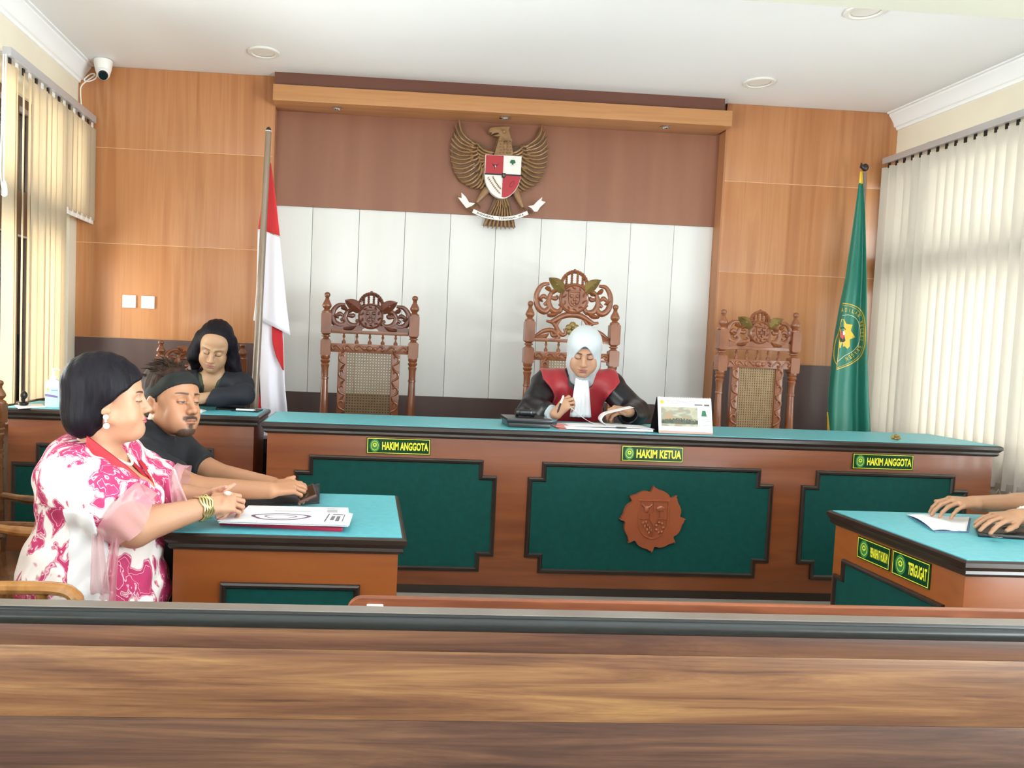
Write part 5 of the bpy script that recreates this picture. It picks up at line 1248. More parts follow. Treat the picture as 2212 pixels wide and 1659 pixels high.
def hand_parts(Wr, D, N, side, curl=(.5, .6, .4), spread=.06, s=1.0, thumb=(.75, .55, -.25), tb=.35, lift=0.0, fcurl=None):
    """hand from the wrist: D along the palm, N out of its back; side +1/-1 puts the thumb on +/- cross(D,N)"""
    Wr = np.array(Wr, float); D = np.array(D, float); D /= np.linalg.norm(D); N = np.array(N, float); N -= D*(N@D); N /= np.linalg.norm(N)
    T = side*np.cross(D, N)
    segs = []; tips = []
    kl = [.088, .092, .087, .078]; fl = [1.0, 1.1, 1.02, .8]; r0 = [.0092, .0094, .0088, .0078]
    pal = []
    for i in range(4):
        k = Wr+s*(D*kl[i]+T*(.030-.0205*i)+N*(.004-.0025*abs(i-1.2)))
        pal.append((Wr+s*(T*(.016-.011*i)+D*.004), k, .0155*s, .0112*s))
        cu = fcurl[i] if fcurl else curl
        ang = -lift; dirv = D+T*spread*(1.2-i); dirv /= np.linalg.norm(dirv); a = k; ch = []
        for j, (l, q) in enumerate(zip((.044, .027, .022), cu)):
            ang += q; v = dirv*math.cos(ang)-N*math.sin(ang); b = a+v*l*fl[i]*s
            ch.append((a, b, r0[i]*s*(1-.1*j), r0[i]*s*(.92-.1*j))); a = b
        tips.append((a, ch[-1], N)); segs.append(ch)
    tv = D*thumb[0]+T*thumb[1]+N*thumb[2]; tv /= np.linalg.norm(tv); a = Wr+s*(D*.022+T*.024-N*.006)
    b = a+tv*.044*s; tv2 = tv*math.cos(tb)+(D*.8-T*.6)*math.sin(tb); tv2 /= np.linalg.norm(tv2); c = b+tv2*.032*s; d = c+tv2*.025*s
    th = [(a, b, .0145*s, .0108*s), (b, c, .0102*s, .0094*s), (c, d, .0094*s, .0072*s)]
    cen = Wr+D*.085*s
    def f(p):
        o = None
        for (x, y, ra, rb) in pal: v = sC(p, x, y, ra, rb); o = v if o is None else smin(o, v, .014*s)
        for ch in segs:
            w = None
            for (x, y, ra, rb) in ch: v = sC(p, x, y, ra, rb); w = v if w is None else smin(w, v, .004*s)
            o = smin(o, w, .0045*s)
        w = None
        for (x, y, ra, rb) in th: v = sC(p, x, y, ra, rb); w = v if w is None else smin(w, v, .006*s)
        return smin(o, w, .007*s).astype(f32)
    nails = [(np.array(t)+0, np.array(t)-np.array(ch[0]), N) for t, ch, N in tips]
    return near(f, cen, .17*s), (cen-.135*s, cen+.135*s), [t for t, _, _ in tips]+[d]

def fold(p, amp, fr, dirs, ph=0):
    o = 0
    for i, d in enumerate(dirs): o = o+np.sin(p@np.array(d, f32)*fr+ph+i*1.7+1.5*np.sin(p@np.array(d[::-1], f32)*fr*.35+i))
    return amp*o/len(dirs)
# ------------------------------------------------------------------ the five people
def place_head(u, v, y, R, s):
    """head centre such that the point between the eyes is seen at (u, v)"""
    return aty(u, v, y)-np.array(R)@np.array([0, -.086, 0])*s
def limb(pts, rads):
    def f(p):
        o = None
        for i in range(len(pts)-1):
            v = sC(p, pts[i], pts[i+1], rads[i], rads[i+1]); o = v if o is None else smin(o, v, .02)
        return o
    return f
def union(fs, k):
    def f(p):
        o = None
        for g in fs: v = g(p); o = v if o is None else smin(o, v, k)
        return o.astype(f32)
    return f
E_ = lambda c, r: (lambda p: sE(p, c, r))
C_ = lambda a, b, ra, rb: (lambda p: sC(p, a, b, ra, rb))
def person(label, body_fs, head, hands, lo, hi, colfn, res=.007, headbox=.17, m=None):
    """one continuous skin from torso, limbs, head and hands"""
    hf, loc, hc = head if head else (None, None, None)
    base = union(body_fs, .035)
    hn = near(hf, hc, .30) if hf else None
    def f(p):
        d = base(p)
        if hn: d = smin(d, hn(p), .03)
        for (h, bb) in hands: d = smin(d, h(p), .012)
        return d.astype(f32)
    reg = []
    if hf: reg.append((np.array(hc)-headbox, np.array(hc)+headbox, .0022))
    for (h, bb) in hands: reg.append((bb[0], bb[1], .0021))
    reg.append((lo, hi, res))
    o = sdf_object('person', f, reg, m or m_skin, None, colfn)
    o['label'] = label; o['category'] = 'person'; return o

def strand_mat(name, col, col2, rough=.42, sc=(60, 60, 4)):
    return mat(name, col, rough, col2, sc=sc, ns=1.5, det=4, bump=.35, spec=.2)
m_hair = strand_mat('black hair', '#0a080d', '#140f19', .55); m_hairb = strand_mat('brown hair', '#241812', '#3e2b20', .8)

# ---- batik cloth
def batik():
    m = bpy.data.materials.new('pink batik'); m.use_nodes = True; nt = m.node_tree; b = nt.nodes['Principled BSDF']; b.inputs['Roughness'].default_value = .75; b.inputs['Specular IOR Level'].default_value = .25
    tc = nt.nodes.new('ShaderNodeTexCoord'); mp = nt.nodes.new('ShaderNodeMapping'); mp.inputs['Scale'].default_value = (1.1, 1.1, .8); nt.links.new(tc.outputs['Object'], mp.inputs[0])
    w = nt.nodes.new('ShaderNodeTexNoise'); w.inputs['Scale'].default_value = 9; w.inputs['Detail'].default_value = 1; nt.links.new(mp.outputs[0], w.inputs['Vector'])
    ad = nt.nodes.new('ShaderNodeMix'); ad.data_type = 'VECTOR'; ad.inputs[0].default_value = .17
    nt.links.new(mp.outputs[0], ad.inputs[4]); nt.links.new(w.outputs['Color'], ad.inputs[5])
    v = nt.nodes.new('ShaderNodeTexVoronoi'); v.feature = 'SMOOTH_F1'; v.inputs['Scale'].default_value = 11.5; v.inputs['Smoothness'].default_value = .25; nt.links.new(ad.outputs[1], v.inputs['Vector'])
    n = nt.nodes.new('ShaderNodeTexNoise'); n.inputs['Scale'].default_value = 17; n.inputs['Detail'].default_value = 1.5; n.inputs['Distortion'].default_value = 1.6; nt.links.new(mp.outputs[0], n.inputs['Vector'])
    ma = nt.nodes.new('ShaderNodeMath'); ma.operation = 'MULTIPLY_ADD'; nt.links.new(n.outputs['Fac'], ma.inputs[0]); ma.inputs[1].default_value = .85; nt.links.new(v.outputs['Distance'], ma.inputs[2])
    r = nt.nodes.new('ShaderNodeValToRGB'); nt.links.new(ma.outputs[0], r.inputs[0]); e = r.color_ramp.elements
    st = [(.0, '#bd3a68'), (.43, '#bf3f6c'), (.44, '#eeb9c8'), (.455, '#eeb9c8'), (.465, '#b93562'), (.60, '#bf3f6c'), (.612, '#f0bccb'), (.632, '#f0bccb'), (.645, '#b7315f'), (.735, '#c2446f'), (.75, '#e5a3b7'), (.775, '#f3e9e4'), (1, '#f1e9e2')]
    st = [(min(1, p*.95+.318), c) for p, c in st[:-1]]+[st[-1]]
    e[0].position = st[0][0]; e[0].color = L(st[0][1]); e[1].position = st[-1][0]; e[1].color = L(st[-1][1])
    for p, c in st[1:-1]: q = e.new(p); q.color = L(c)
    nt.links.new(r.outputs[0], b.inputs['Base Color']); return m
m_batik = batik()
def sheer(name, col, tr):
    m = cloth_translucent(name, col, .3); nt = m.node_tree; o = nt.nodes['Material Output']; src = o.inputs[0].links[0].from_socket
    t = nt.nodes.new('ShaderNodeBsdfTransparent'); mx = nt.nodes.new('ShaderNodeMixShader'); mx.inputs[0].default_value = tr
    nt.links.new(src, mx.inputs[1]); nt.links.new(t.outputs[0], mx.inputs[2]); nt.links.new(mx.outputs[0], o.inputs[0]); return m
m_whitecloth = mat('white lining cloth', '#e9e7e6', .8, '#e2e0e0', ns=6)
m_tulle = sheer('pink tulle', '#e3b3b8', .45)
m_red = mat('crimson cloth', '#b3202f', .6, '#a81c2c', ns=8)
m_pearl = mat('pearl', '#f0e9e0', .15, coat=.5)
m_brass = mat('gold bracelet', '#d9c88f', .25, metal=.7)
m_tee = mat('black T-shirt', '#16161a', .85, '#1d1d22', ns=30)
m_bandana = mat('black headband', '#0f1311', .85, '#151a18', ns=40)

# ================= woman in the pink batik dress
Rw = rot(101, -5, 0); sw = .95; hc = place_head(303, 861, 2.42, Rw, sw)
hf, hloc = head_parts(hc, Rw, sw, jaw=1.06, cheek=1.0, soft=1.18, nose=.98)
X, Y, Z = hc
sh_n, el_n, wr_n = (-.855, 2.325, .93), (-.672, 2.305, .795), (-.492, 2.475, .828)
sh_f, el_f, wr_f = (-.83, 2.635, .93), (-.66, 2.655, .82), (-.52, 2.575, .835)
arm_n = limb([sh_n, el_n, wr_n], [.068, .056, .031]); arm_f = limb([sh_f, el_f, wr_f], [.066, .05, .03])
torsoW = [E_((-.84, 2.49, .865), (.15, .185, .17)), E_((-.885, 2.49, .90), (.125, .175, .14)), E_((-.715, 2.42, .845), (.085, .09, .09)), E_((-.70, 2.565, .845), (.085, .09, .09)),
          E_((-.835, 2.47, .68), (.185, .20, .18)), E_((-.86, 2.46, .60), (.185, .205, .15)), C_((-.85, 2.49, .965), sh_n, .085, .075), C_((-.84, 2.5, .965), sh_f, .085, .075)]
legs = [limb([(-.82, 2.37, .56), (-.72, 2.36, .54), (-.715, 2.36, .10)], [.095, .066, .042]), limb([(-.82, 2.55, .56), (-.72, 2.54, .54), (-.715, 2.54, .10)], [.095, .066, .042]), C_((-.715, 2.36, .045), (-.64, 2.36, .035), .04, .03), C_((-.715, 2.54, .045), (-.64, 2.54, .035), .04, .03)]
neck = limb([(X-.03, Y, Z-.06), (X-.045, Y+.01, Z-.2)], [.054, .062])
dchin = E_((X+.035, Y+.012, Z-.098), (.05, .045, .03))
h1, b1, tips1 = hand_parts(wr_n, (.80, .42, .10), (-.12, -.72, .62), -1, s=.93, fcurl=[(.55, .9, .6), (.6, .95, .6), (.62, .95, .6), (.7, .95, .6)], thumb=(.75, .5, .1), tb=.3)
h2, b2, tips2 = hand_parts(wr_f, (.80, -.42, .02), (.10, .70, .66), 1, s=.93, fcurl=[(.75, 1.05, .55), (.8, 1.05, .5), (.85, 1.0, .5), (.9, 1.0, .5)], thumb=(.8, .4, .2), tb=.2)
SKW = '#c08f71'
def colW(V):
    c = face_color(hloc(V), SKW, '#b0505a', blush=.35, browt=.0034, brow='#241a1c', shadow='#b9958a', lashw=.0018)
    for tp in tips1+tips2: c = mixc(c, lin('#c98a86'), bump(np.sqrt(((V-np.array(tp, f32))**2).sum(1)), .0095)*.9)
    return c
woman = person('person with a black bob in a pink and white batik dress, hands clasped', torsoW+legs+[neck, dchin, arm_n, arm_f], (hf, hloc, hc), [(h1, b1), (h2, b2)], (-1.12, 2.15, 0), (-.2, 2.9, 1.08), colW)
# dress
torso_d = union([lambda p, g=g: g(p)-.014 for g in torsoW[:6]]+[lambda p, g=g: g(p)-.020 for g in torsoW[6:]], .05)
skirt = union([lambda p, g=g: g(p)-.03 for g in legs[:2]]+[E_((-.84, 2.46, .56), (.205, .222, .13))], .06)
def sleeve(a, b, ra, rb, end, fa=.005):
    a, b = np.array(a), np.array(b); d = (b-a)/np.linalg.norm(b-a)
    def f(p):
        s = sC(p, a, b, ra, rb); cut = (p-b.astype(f32))@d.astype(f32)-end
        return smax(s+fa*np.sin(p[:, 0]*38+p[:, 1]*25)*np.sin(p[:, 2]*33), cut, .006)
    return f
slv_n = sleeve((-.85, 2.325, .935), (-.705, 2.29, .845), .088, .104, -.005); slv_f = sleeve((-.83, 2.635, .935), (-.66, 2.64, .87), .076, .070, .0)
def dress_f(p):
    d = smin(torso_d(p), skirt(p), .05); d = smin(d, slv_n(p), .035); d = smin(d, slv_f(p), .035)
    d = d+.0045*np.sin(p[:, 0]*40+p[:, 2]*30)*np.sin(p[:, 1]*34+p[:, 2]*20)+.003*np.sin(p[:, 0]*75-p[:, 2]*62+2*np.sin(p[:, 1]*18))
    vn = sEr(p, (X+.05, Y, Z-.20), (.085, .052, .12), rot(0, 0, -20))     # open V at the front of the neck
    d = smax(d, -vn, .012); d = smax(d, p[:, 2]-1.045, .02)
    return smax(d, np.where(p[:, 0] < -.752, .449, .33)-p[:, 2], .01).astype(f32)
dress = sdf_object('dress', dress_f, [((-1.14, 2.13, .3), (-.25, 2.92, 1.07), .006)], m_batik, woman)
def panel_f(p):
    q = (p[:, 0]+.795-.10*(p[:, 2]-.75)*-1)
    return smax(smax(dress_f(p)-.007, np.abs(q)-.052, .004), np.maximum(np.maximum(p[:, 1]-2.40, p[:, 2]-.86), np.where(p[:, 0] < -.752, .452, .33)-p[:, 2]), .004).astype(f32)
sdf_object('side_panel', panel_f, [((-1.0, 2.13, .33), (-.55, 2.5, .9), .006)], m_whitecloth, dress)['label'] = 'plain white side panel of the dress'
# tulle frills round the near sleeve, far sleeve and at the chest
def frill(a, d, r0, r1, ln, waves, amp, seed=0, n=72):
    a = np.array(a, float); d = np.array(d, float)/np.linalg.norm(d); s = np.cross(d, (0, 0, 1)); s /= np.linalg.norm(s); t = np.cross(s, d)
    def fn(u, v):
        an = 2*PI*u; r = r0+(r1-r0)*v+amp*v*math.sin(an*waves+seed+2*v)+.006*v*math.sin(an*3+seed)
        return a+d*(ln*v*(1+.25*math.sin(an*2+seed)))+(s*math.cos(an)+t*math.sin(an))*r
    return MB().grid(fn, n, 8, True)
frill((-.715, 2.292, .855), (.78, -.06, -.52), .098, .085, .085, 9, .010, 1).build('tulle_frill', m_tulle, woman, ang=80)
frill((-.66, 2.64, .872), (.9, .0, -.4), .070, .070, .045, 8, .008, 2).build('tulle_frill', m_tulle, woman, ang=80)
for k, (p0, p1, w) in enumerate([((-.60, 2.45, .93), (-.555, 2.43, .80), .05), ((-.60, 2.47, .94), (-.575, 2.50, .78), .045), ((-.755, 2.235, .83), (-.74, 2.225, .62), .05), ((-.70, 2.232, .80), (-.72, 2.225, .60), .04)]):
    p0, p1 = np.array(p0), np.array(p1); d = p1-p0; side = np.cross(d, (-.3, -1, 0)); side /= np.linalg.norm(side); mb = MB()
    mb.grid(lambda u, v: p0+d*v+side*(u-.5)*w*(.6+.8*v)+np.array([.2, -1, 0])*(.008*math.sin(u*14+k)+.012*math.sin(v*PI)), 16, 8); mb.build('tulle_drape', m_tulle, woman, ang=80)
# crimson lapels and pearl necklace
mb = MB()
for sgn in (-1, 1):
    P = bez([(X-.06, Y+sgn*.062, Z-.125), (X+.0, Y+sgn*.074, Z-.165), (X+.07, Y+sgn*.056, Z-.225), (X+.135, Y+sgn*.018, Z-.30)], 8); n = len(P)
    mb.ring([[p+np.array([.012*q[0], sgn*(.0+q[1]), q[2]]) for p in P] for q in ((0, -.006, .028), (1, .012, .022), (1, .022, -.022), (0, -.004, -.02))], False)
mb.build('lapel', m_red, dress, ang=60)
mb = MB()
for i in range(34):
    a = -1.9+3.8*i/33; c = (X-.012+.072*math.cos(a)*1.02, Y+.064*math.sin(a), Z-.150-.045*max(0, math.cos(a))**1.5)
    mb.ell(c, (.0048,)*3, 8, 6)
mb.build('necklace', m_pearl, woman)
er = np.array(hc)+Rw@np.array([-.081, .012, -.045])*sw
e = MB(); e.ell(er, (.0085, .0085, .0085)); e.ell(er+[0, 0, -.012], (.004,)*3); e.ell(er+[.002, 0, -.027], (.0095,)*3); e.build('earring', m_pearl, woman)
wv = np.array(wr_n)-np.array(el_n); wv /= np.linalg.norm(wv)
mb = MB(); s_ = np.cross(wv, (0, 0, 1)); s_ /= np.linalg.norm(s_); t_ = np.cross(s_, wv)
for k in range(5):
    c = np.array(wr_n)+wv*(-.035+.0085*k); mb.tube([c+(s_*math.cos(2*PI*i/28)+t_*math.sin(2*PI*i/28))*(.0385-.0006*k)+wv*.003*math.sin(i*1.3+k) for i in range(28)], .0036, 6, closed=True)
mb.build('bracelet', m_brass, woman)
rp = np.array(tips2[1])*.5+np.array(tips2[0])*.5
mb = MB(); c = np.array(wr_n)+np.array([.80, .42, .10])*.075+np.array([-.12, -.72, .62])*.016+np.array([0, 0, .022]); mb.ell(c, (.012, .005, .007)); mb.ell(c+np.array([-.002, -.004, 0]), (.005, .004, .005)); mb.build('ring', m_pearl, woman)
def hairW(P):
    p = hloc(P).astype(f32); q = p.copy(); q[:, 0] = np.abs(q[:, 0])
    d = sE(p, (0, .024, .040), (.098, .128, .112)); d = smin(d, sE(p, (0, .085, -.045), (.090, .068, .078)), .05); d = smin(d, sE(p, (0, .045, .075), (.085, .09, .078)), .04)
    line = (p[:, 2]-(.072-.74*(p[:, 1]+.105)))*.8                    # below the fringe line
    g = smax(line, p[:, 1]-.020, .01)
    d = smax(d, -g, .008)
    d = smax(d, -(p[:, 2]+.118), .02)
    d = d+.0012*np.sin(q[:, 1]*160+np.sin(p[:, 2]*40)*1.2)
    return (d*sw).astype(f32)
sdf_object('hair', hairW, [(hc-.2, hc+.2, .0036)], m_hair, woman, smooth_iter=1)

# ================= man with the headband
Rm = rot(54, -9, 5); sm = 1.09; hc = place_head(409, 866, 2.89, Rm, sm)
hf, hlocM = head_parts(hc, Rm, sm, jaw=1.1, nose=1.12, male=True)
X, Y, Z = hc
sh_n, el_n, wr_n = (-.81, 2.835, .905), (-.61, 2.80, .818), (-.335, 2.79, .822)
sh_f, el_f, wr_f = (-.765, 3.15, .905), (-.59, 3.08, .825), (-.345, 2.945, .813)
torsoM = [E_((-.86, 3.01, .80), (.125, .158, .19)), E_((-.89, 3.025, .66), (.13, .15, .17)), E_((-.92, 3.035, .585), (.14, .15, .12)), C_((-.84, 2.99, .92), sh_n, .075, .066), C_((-.82, 3.01, .92), sh_f, .075, .066)]
legsM = [limb([(-.82, 2.94, .54), (-.69, 2.93, .53), (-.685, 2.93, .08)], [.085, .065, .045]), limb([(-.82, 3.12, .54), (-.69, 3.12, .53), (-.685, 3.12, .08)], [.085, .065, .045]), C_((-.69, 2.93, .04), (-.63, 2.93, .035), .036, .03), C_((-.69, 3.12, .04), (-.63, 3.12, .035), .036, .03)]
neckM = limb([(X-.02, Y+.01, Z-.05), (-.825, 2.99, .92)], [.058, .066])
armM = limb([sh_n, el_n, wr_n], [.062, .046, .031]); armM2 = limb([sh_f, el_f, wr_f], [.06, .045, .03])
h1, b1, tp1 = hand_parts(wr_n, (.90, .36, .12), (-.22, -.45, .86), -1, s=1.0, fcurl=[(.45, .75, .4), (.5, .8, .45), (.55, .85, .5), (.6, .9, .5)], thumb=(.8, .5, 0), tb=.2)
h2, b2, tp2 = hand_parts(wr_f, (.92, -.30, .16), (-.05, .35, .93), 1, s=1.0, fcurl=[(.35, .6, .4), (.4, .65, .4), (.45, .7, .4), (.5, .8, .4)], thumb=(.8, .5, -.1), tb=.2)
SKM = '#b17f5f'
man = person('person in a black T-shirt and black headband with a goatee, leaning on the table', torsoM+legsM+[neckM, armM, armM2], (hf, hlocM, hc), [(h1, b1), (h2, b2)], (-1.05, 2.66, 0), (-.2, 3.28, 1.05),
             lambda V: face_color(hlocM(V), SKM, '#a06a58', browt=.0036, beard='#1c1411', openeye=1, blush=.15, lips=.8))
slvM = sleeve(sh_n, (-.665, 2.815, .84), .074, .066, .0); slvM2 = sleeve(sh_f, (-.63, 3.095, .845), .074, .066, .0)
tee_t = union([lambda p, g=g: g(p)-.014 for g in torsoM], .04)
def tee_f(p):
    d = smin(smin(tee_t(p), slvM(p), .03), slvM2(p), .03)+.003*np.sin(p[:, 0]*50+p[:, 2]*35)*np.sin(p[:, 1]*30-p[:, 2]*20)
    d = smin(d, sC(p, (-.82, 2.98, .93), (-.782, 2.955, 1.03), .083, .072), .03)
    return smax(d, .50-p[:, 2], .01).astype(f32)
sdf_object('shirt', tee_f, [((-1.05, 2.64, .44), (-.5, 3.3, 1.06), .006)], m_tee, man, smooth_iter=1)
tr = union([lambda p, g=g: g(p)-.012 for g in legsM[:2]]+[lambda p: torsoM[2](p)-.008], .04)
sdf_object('trousers', lambda p: smax(smax(tr(p), p[:, 2]-.60, .01), np.where(p[:, 0] < -.57, .449, 0)*np.where(p[:, 0] < -.74, 1, 0)-p[:, 2], .005), [((-1.05, 2.75, .08), (-.5, 3.28, .62), .010)], m_tee, man, smooth_iter=1)
def band_f(P):
    p = hlocM(P).astype(f32)
    d = smin(sE(p, (0, .014, .034), (.0805, .1015, .088)), sE(p, (0, -.046, .052), (.067, .050, .05)), .03)
    t = p[:, 2]-.043+.48*p[:, 1]
    return (smax(smax(d, np.abs(t)-.031, .004), -(d+.007), .002)*sm).astype(f32)
sdf_object('headband', band_f, [(hc-.15, hc+.15, .003)], m_bandana, man, smooth_iter=2)
def hairM(P):
    p = hlocM(P).astype(f32)
    d = sE(p, (0, .018, .050), (.079, .098, .088)); d = smin(d, sE(p, (0, .055, .085), (.06, .07, .055)), .03)
    d = smax(d, -(p[:, 2]-.05+.48*p[:, 1]), .006)
    low = smax(sE(p, (0, .024, .02), (.078, .097, .08)), np.maximum(.030-p[:, 1], p[:, 2]-.05), .004); low = smax(low, -(p[:, 2]+.055), .01)
    side = smax(sE(np.abs(p)*np.array([1, 0, 0], f32)+p*np.array([0, 1, 1], f32), (.068, .000, .016), (.007, .010, .026)), p[:, 2]-.05, .003)
    d = np.minimum(np.minimum(d, low), side)
    return ((d+.0022*np.sin(p[:, 0]*120+p[:, 1]*60)*np.sin(p[:, 1]*90+p[:, 2]*30))*sm).astype(f32)
hm = sdf_object('hair', hairM, [(hc-.2, hc+.2, .0035)], m_hairb, man)
mb = MB(); rs = random.Random(3)                     # loose tufts standing above the band
for k in range(150):
    a = rs.uniform(0, 2*PI); r = rs.uniform(.2, 1); x, y = .068*r*math.cos(a), .022+.085*r*math.sin(a); z = .055+.085*math.sqrt(max(.05, 1-r*r))
    p0 = np.array([x, y, z]); dr = np.array([x*1.0+rs.uniform(-.02, .02), (y-.0)*.8+.03+rs.uniform(-.03, .03), .035]); dr = dr/np.linalg.norm(dr)*rs.uniform(.02, .045)
    Q = [hc+Rm@(p0*sm), hc+Rm@((p0+dr*.6)*sm), hc+Rm@((p0+dr+np.array([0, .014, -.006]))*sm)]
    mb.tube([Q[0], Q[1], Q[2]], [.0035, .0026, .0006], 5)
stuff(mb.build('hair_tufts', m_hairb, hm))

# ================= clerk at the back desk
m_jacket = mat('dark navy jacket', '#14161f', .8, '#191b26', ns=20); m_olive = mat('olive blouse', '#3a4029', .75, '#333924', ns=20)
Rc = rot(2, 24, 10); scl = 1.05; hc = place_head(458.5, 763.5, 4.20, Rc, scl)
hf, hlocC = head_parts(hc, Rc, scl, jaw=1.0, cheek=1.0, soft=1.06, nose=1.08)
X, Y, Z = hc
sh_n, el_n, wr_n = (-1.01, 4.35, 1.10), (-1.09, 4.26, 1.055), (-1.03, 4.09, 1.03)
sh_f, el_f, wr_f = (-.70, 4.35, 1.10), (-.66, 4.24, 1.055), (-.905, 4.11, 1.03)
torsoC = [E_((-.86, 4.50, .98), (.155, .105, .18)), E_((-.89, 4.54, .80), (.15, .12, .2)), E_((-.95, 4.58, .71), (.17, .15, .12)), C_((-.855, 4.36, 1.11), sh_n, .06, .055), C_((-.855, 4.36, 1.11), sh_f, .06, .055)]
legsC = [limb([(x, 4.55, .67), (x, 4.445, .65), (x, 4.425, .2)], [.08, .068, .043]) for x in (-1.04, -.86)]
neckC = limb([(X, Y+.03, Z-.05), (-.858, 4.36, 1.08)], [.05, .058])
armC = limb([sh_n, el_n, wr_n], [.05, .042, .028]); armC2 = limb([sh_f, el_f, wr_f], [.05, .042, .028])
h1, b1, _t = hand_parts(wr_n, (.5, -.8, -.05), (0, 0, 1), 1, curl=(.2, .3, .2), s=.93); h2, b2, _t = hand_parts(wr_f, (-.8, -.3, -.05), (0, 0, 1), -1, curl=(.2, .3, .2), s=.93)
SKC = '#b08868'
clerk = person('person with long black hair in a dark jacket reading at the desk behind', torsoC+legsC+[neckC, armC, armC2], (hf, hlocC, hc), [(h1, b1), (h2, b2)], (-1.2, 4.0, .16), (-.5, 4.7, 1.16),
               lambda V: face_color(hlocC(V), SKC, '#a0615a', browt=.0022, browarch=.0045, blush=.15, lashw=.0015), res=.008)
jk = union([lambda p, g=g: g(p)-.016 for g in torsoC]+[lambda p: armC(p)-.014, lambda p: armC2(p)-.014], .035)
def jacket_f(p):
    d = jk(p)+.004*np.sin(p[:, 0]*40+p[:, 2]*30)*np.sin(p[:, 2]*28-p[:, 1]*20)
    v = np.abs(p[:, 0]+.862)-.050-(p[:, 2]-1.10)*.36
    d = smax(d, -np.maximum(v, p[:, 1]-4.36), .006)
    d = smax(d, -np.maximum(4.11-p[:, 1]*1, 0)+(0*p[:, 0])-.0, .001) if False else d
    for w in (wr_n, wr_f): d = smax(d, .045-np.sqrt(((p-np.array(w, f32)-np.array([0, -.03, 0], f32))**2).sum(1)), .004)
    return d.astype(f32)
sdf_object('jacket', jacket_f, [((-1.22, 3.95, .52), (-.5, 4.72, 1.2), .007)], m_jacket, clerk, smooth_iter=1)
bl = union([lambda p, g=g: g(p)-.007 for g in torsoC], .035)
def blouse_f(p):
    v = np.abs(p[:, 0]+.862)-.004-(p[:, 2]-1.0)*.24
    return smax(smax(bl(p), -np.maximum(v, p[:, 1]-4.4), .004), p[:, 2]-1.16, .01).astype(f32)
sdf_object('blouse', blouse_f, [((-1.1, 4.2, .6), (-.6, 4.7, 1.2), .007)], m_olive, clerk, smooth_iter=2)
def hairC(P):
    p = hlocC(P).astype(f32); q = p.copy(); q[:, 0] = np.abs(q[:, 0])
    d = sE(p, (0, .026, .040), (.090, .112, .096))
    d = smin(d, limb_l(p, [(.078, .01, .03), (.098, .02, -.07), (.112, .015, -.16), (.112, .03, -.24), (.10, .05, -.31)], [.034, .040, .048, .044, .024]), .03)
    d = smin(d, limb_l(p, [(-.078, .01, .03), (-.096, .0, -.06), (-.094, .02, -.12), (-.085, .04, -.18)], [.034, .038, .03, .014]), .03)
    d = smin(d, sE(p, (0, .085, -.06), (.085, .05, .12)), .04)
    face = sE(p, (-.006, -.100, -.053), (.062, .085, .089)); face = smax(face, (p[:, 2]-.047+.30*np.maximum(p[:, 0]+.03, 0)), .012)
    d = smax(d, -face, .008)
    wav = .005*np.sin(p[:, 2]*70+q[:, 0]*40)*np.clip((-p[:, 2]-.02)/.08, 0, 1)
    return ((d+wav+.0013*np.sin(p[:, 0]*220+p[:, 2]*30)*np.clip((p[:, 1]+.02)/.04, 0, 1))*scl).astype(f32)
def limb_l(p, pts, rads): return limb(pts, rads)(p)
sdf_object('hair', hairC, [(hc-np.array([.24, .24, .34]), hc+np.array([.24, .24, .2]), .005)], m_hair, clerk)

# ================= judge
m_hijab = mat('white headscarf', '#ccd3d9', .75, '#c4cbd1', ns=6, sheen=.2); m_robe = mat('black satin robe', '#0b0c10', .38, '#101218', ns=6)
m_redsatin = mat('red satin', '#a8202c', .42, '#9c1c27', ns=5, sheen=.2); m_jabot = mat('white bib cloth', '#eceaf0', .8); m_cap = mat('grey undercap', '#5a6068', .8)
Rj = rot(-15, 20, 2); sj = 1.05; hc = place_head(1261.7, 772.5, 4.13, Rj, sj)
hf, hlocJ = head_parts(hc, Rj, sj, jaw=1.02, cheek=.98, soft=1.14, nose=1.02)
X, Y, Z = hc
sh_n, el_n, wr_n = (1.015, 4.34, 1.165), (.915, 4.19, 1.035), (1.0, 3.99, 1.03)
sh_f, el_f, wr_f = (1.385, 4.34, 1.175), (1.49, 4.17, 1.04), (1.385, 4.0, 1.055)
torsoJ = [E_((1.20, 4.40, 1.04), (.165, .115, .19)), E_((1.20, 4.45, .86), (.16, .13, .18)), E_((1.23, 4.5, .80), (.175, .145, .13)), C_((1.20, 4.37, 1.175), sh_n, .065, .062), C_((1.20, 4.37, 1.18), sh_f, .065, .062)]
legsJ = [limb([(x, 4.45, .745), (x, 4.286, .735), (x, 4.262, .22)], [.078, .056, .043]) for x in (1.12, 1.28)]
neckJ = limb([(X, Y+.03, Z-.05), (1.20, 4.36, 1.16)], [.05, .058])
armJ = limb([sh_n, el_n, wr_n], [.052, .042, .027]); armJ2 = limb([sh_f, el_f, wr_f], [.052, .042, .027])
h1, b1, tj = hand_parts(wr_n, (.50, -.10, .62), (-.62, -.62, .30), -1, s=.93, fcurl=[(.75, .95, .45), (.85, 1.0, .5), (.95, 1.05, .6), (1.05, 1.1, .7)], thumb=(.9, .25, -.25), tb=.3)
h2, b2, _t = hand_parts(wr_f, (-.86, -.42, .12), (.10, -.45, .85), -1, s=.93, fcurl=[(.6, 1.0, .6), (.65, 1.05, .6), (.7, 1.1, .6), (.75, 1.1, .7)], thumb=(.8, .35, .25), tb=.3)
SKJ = '#bb8f73'
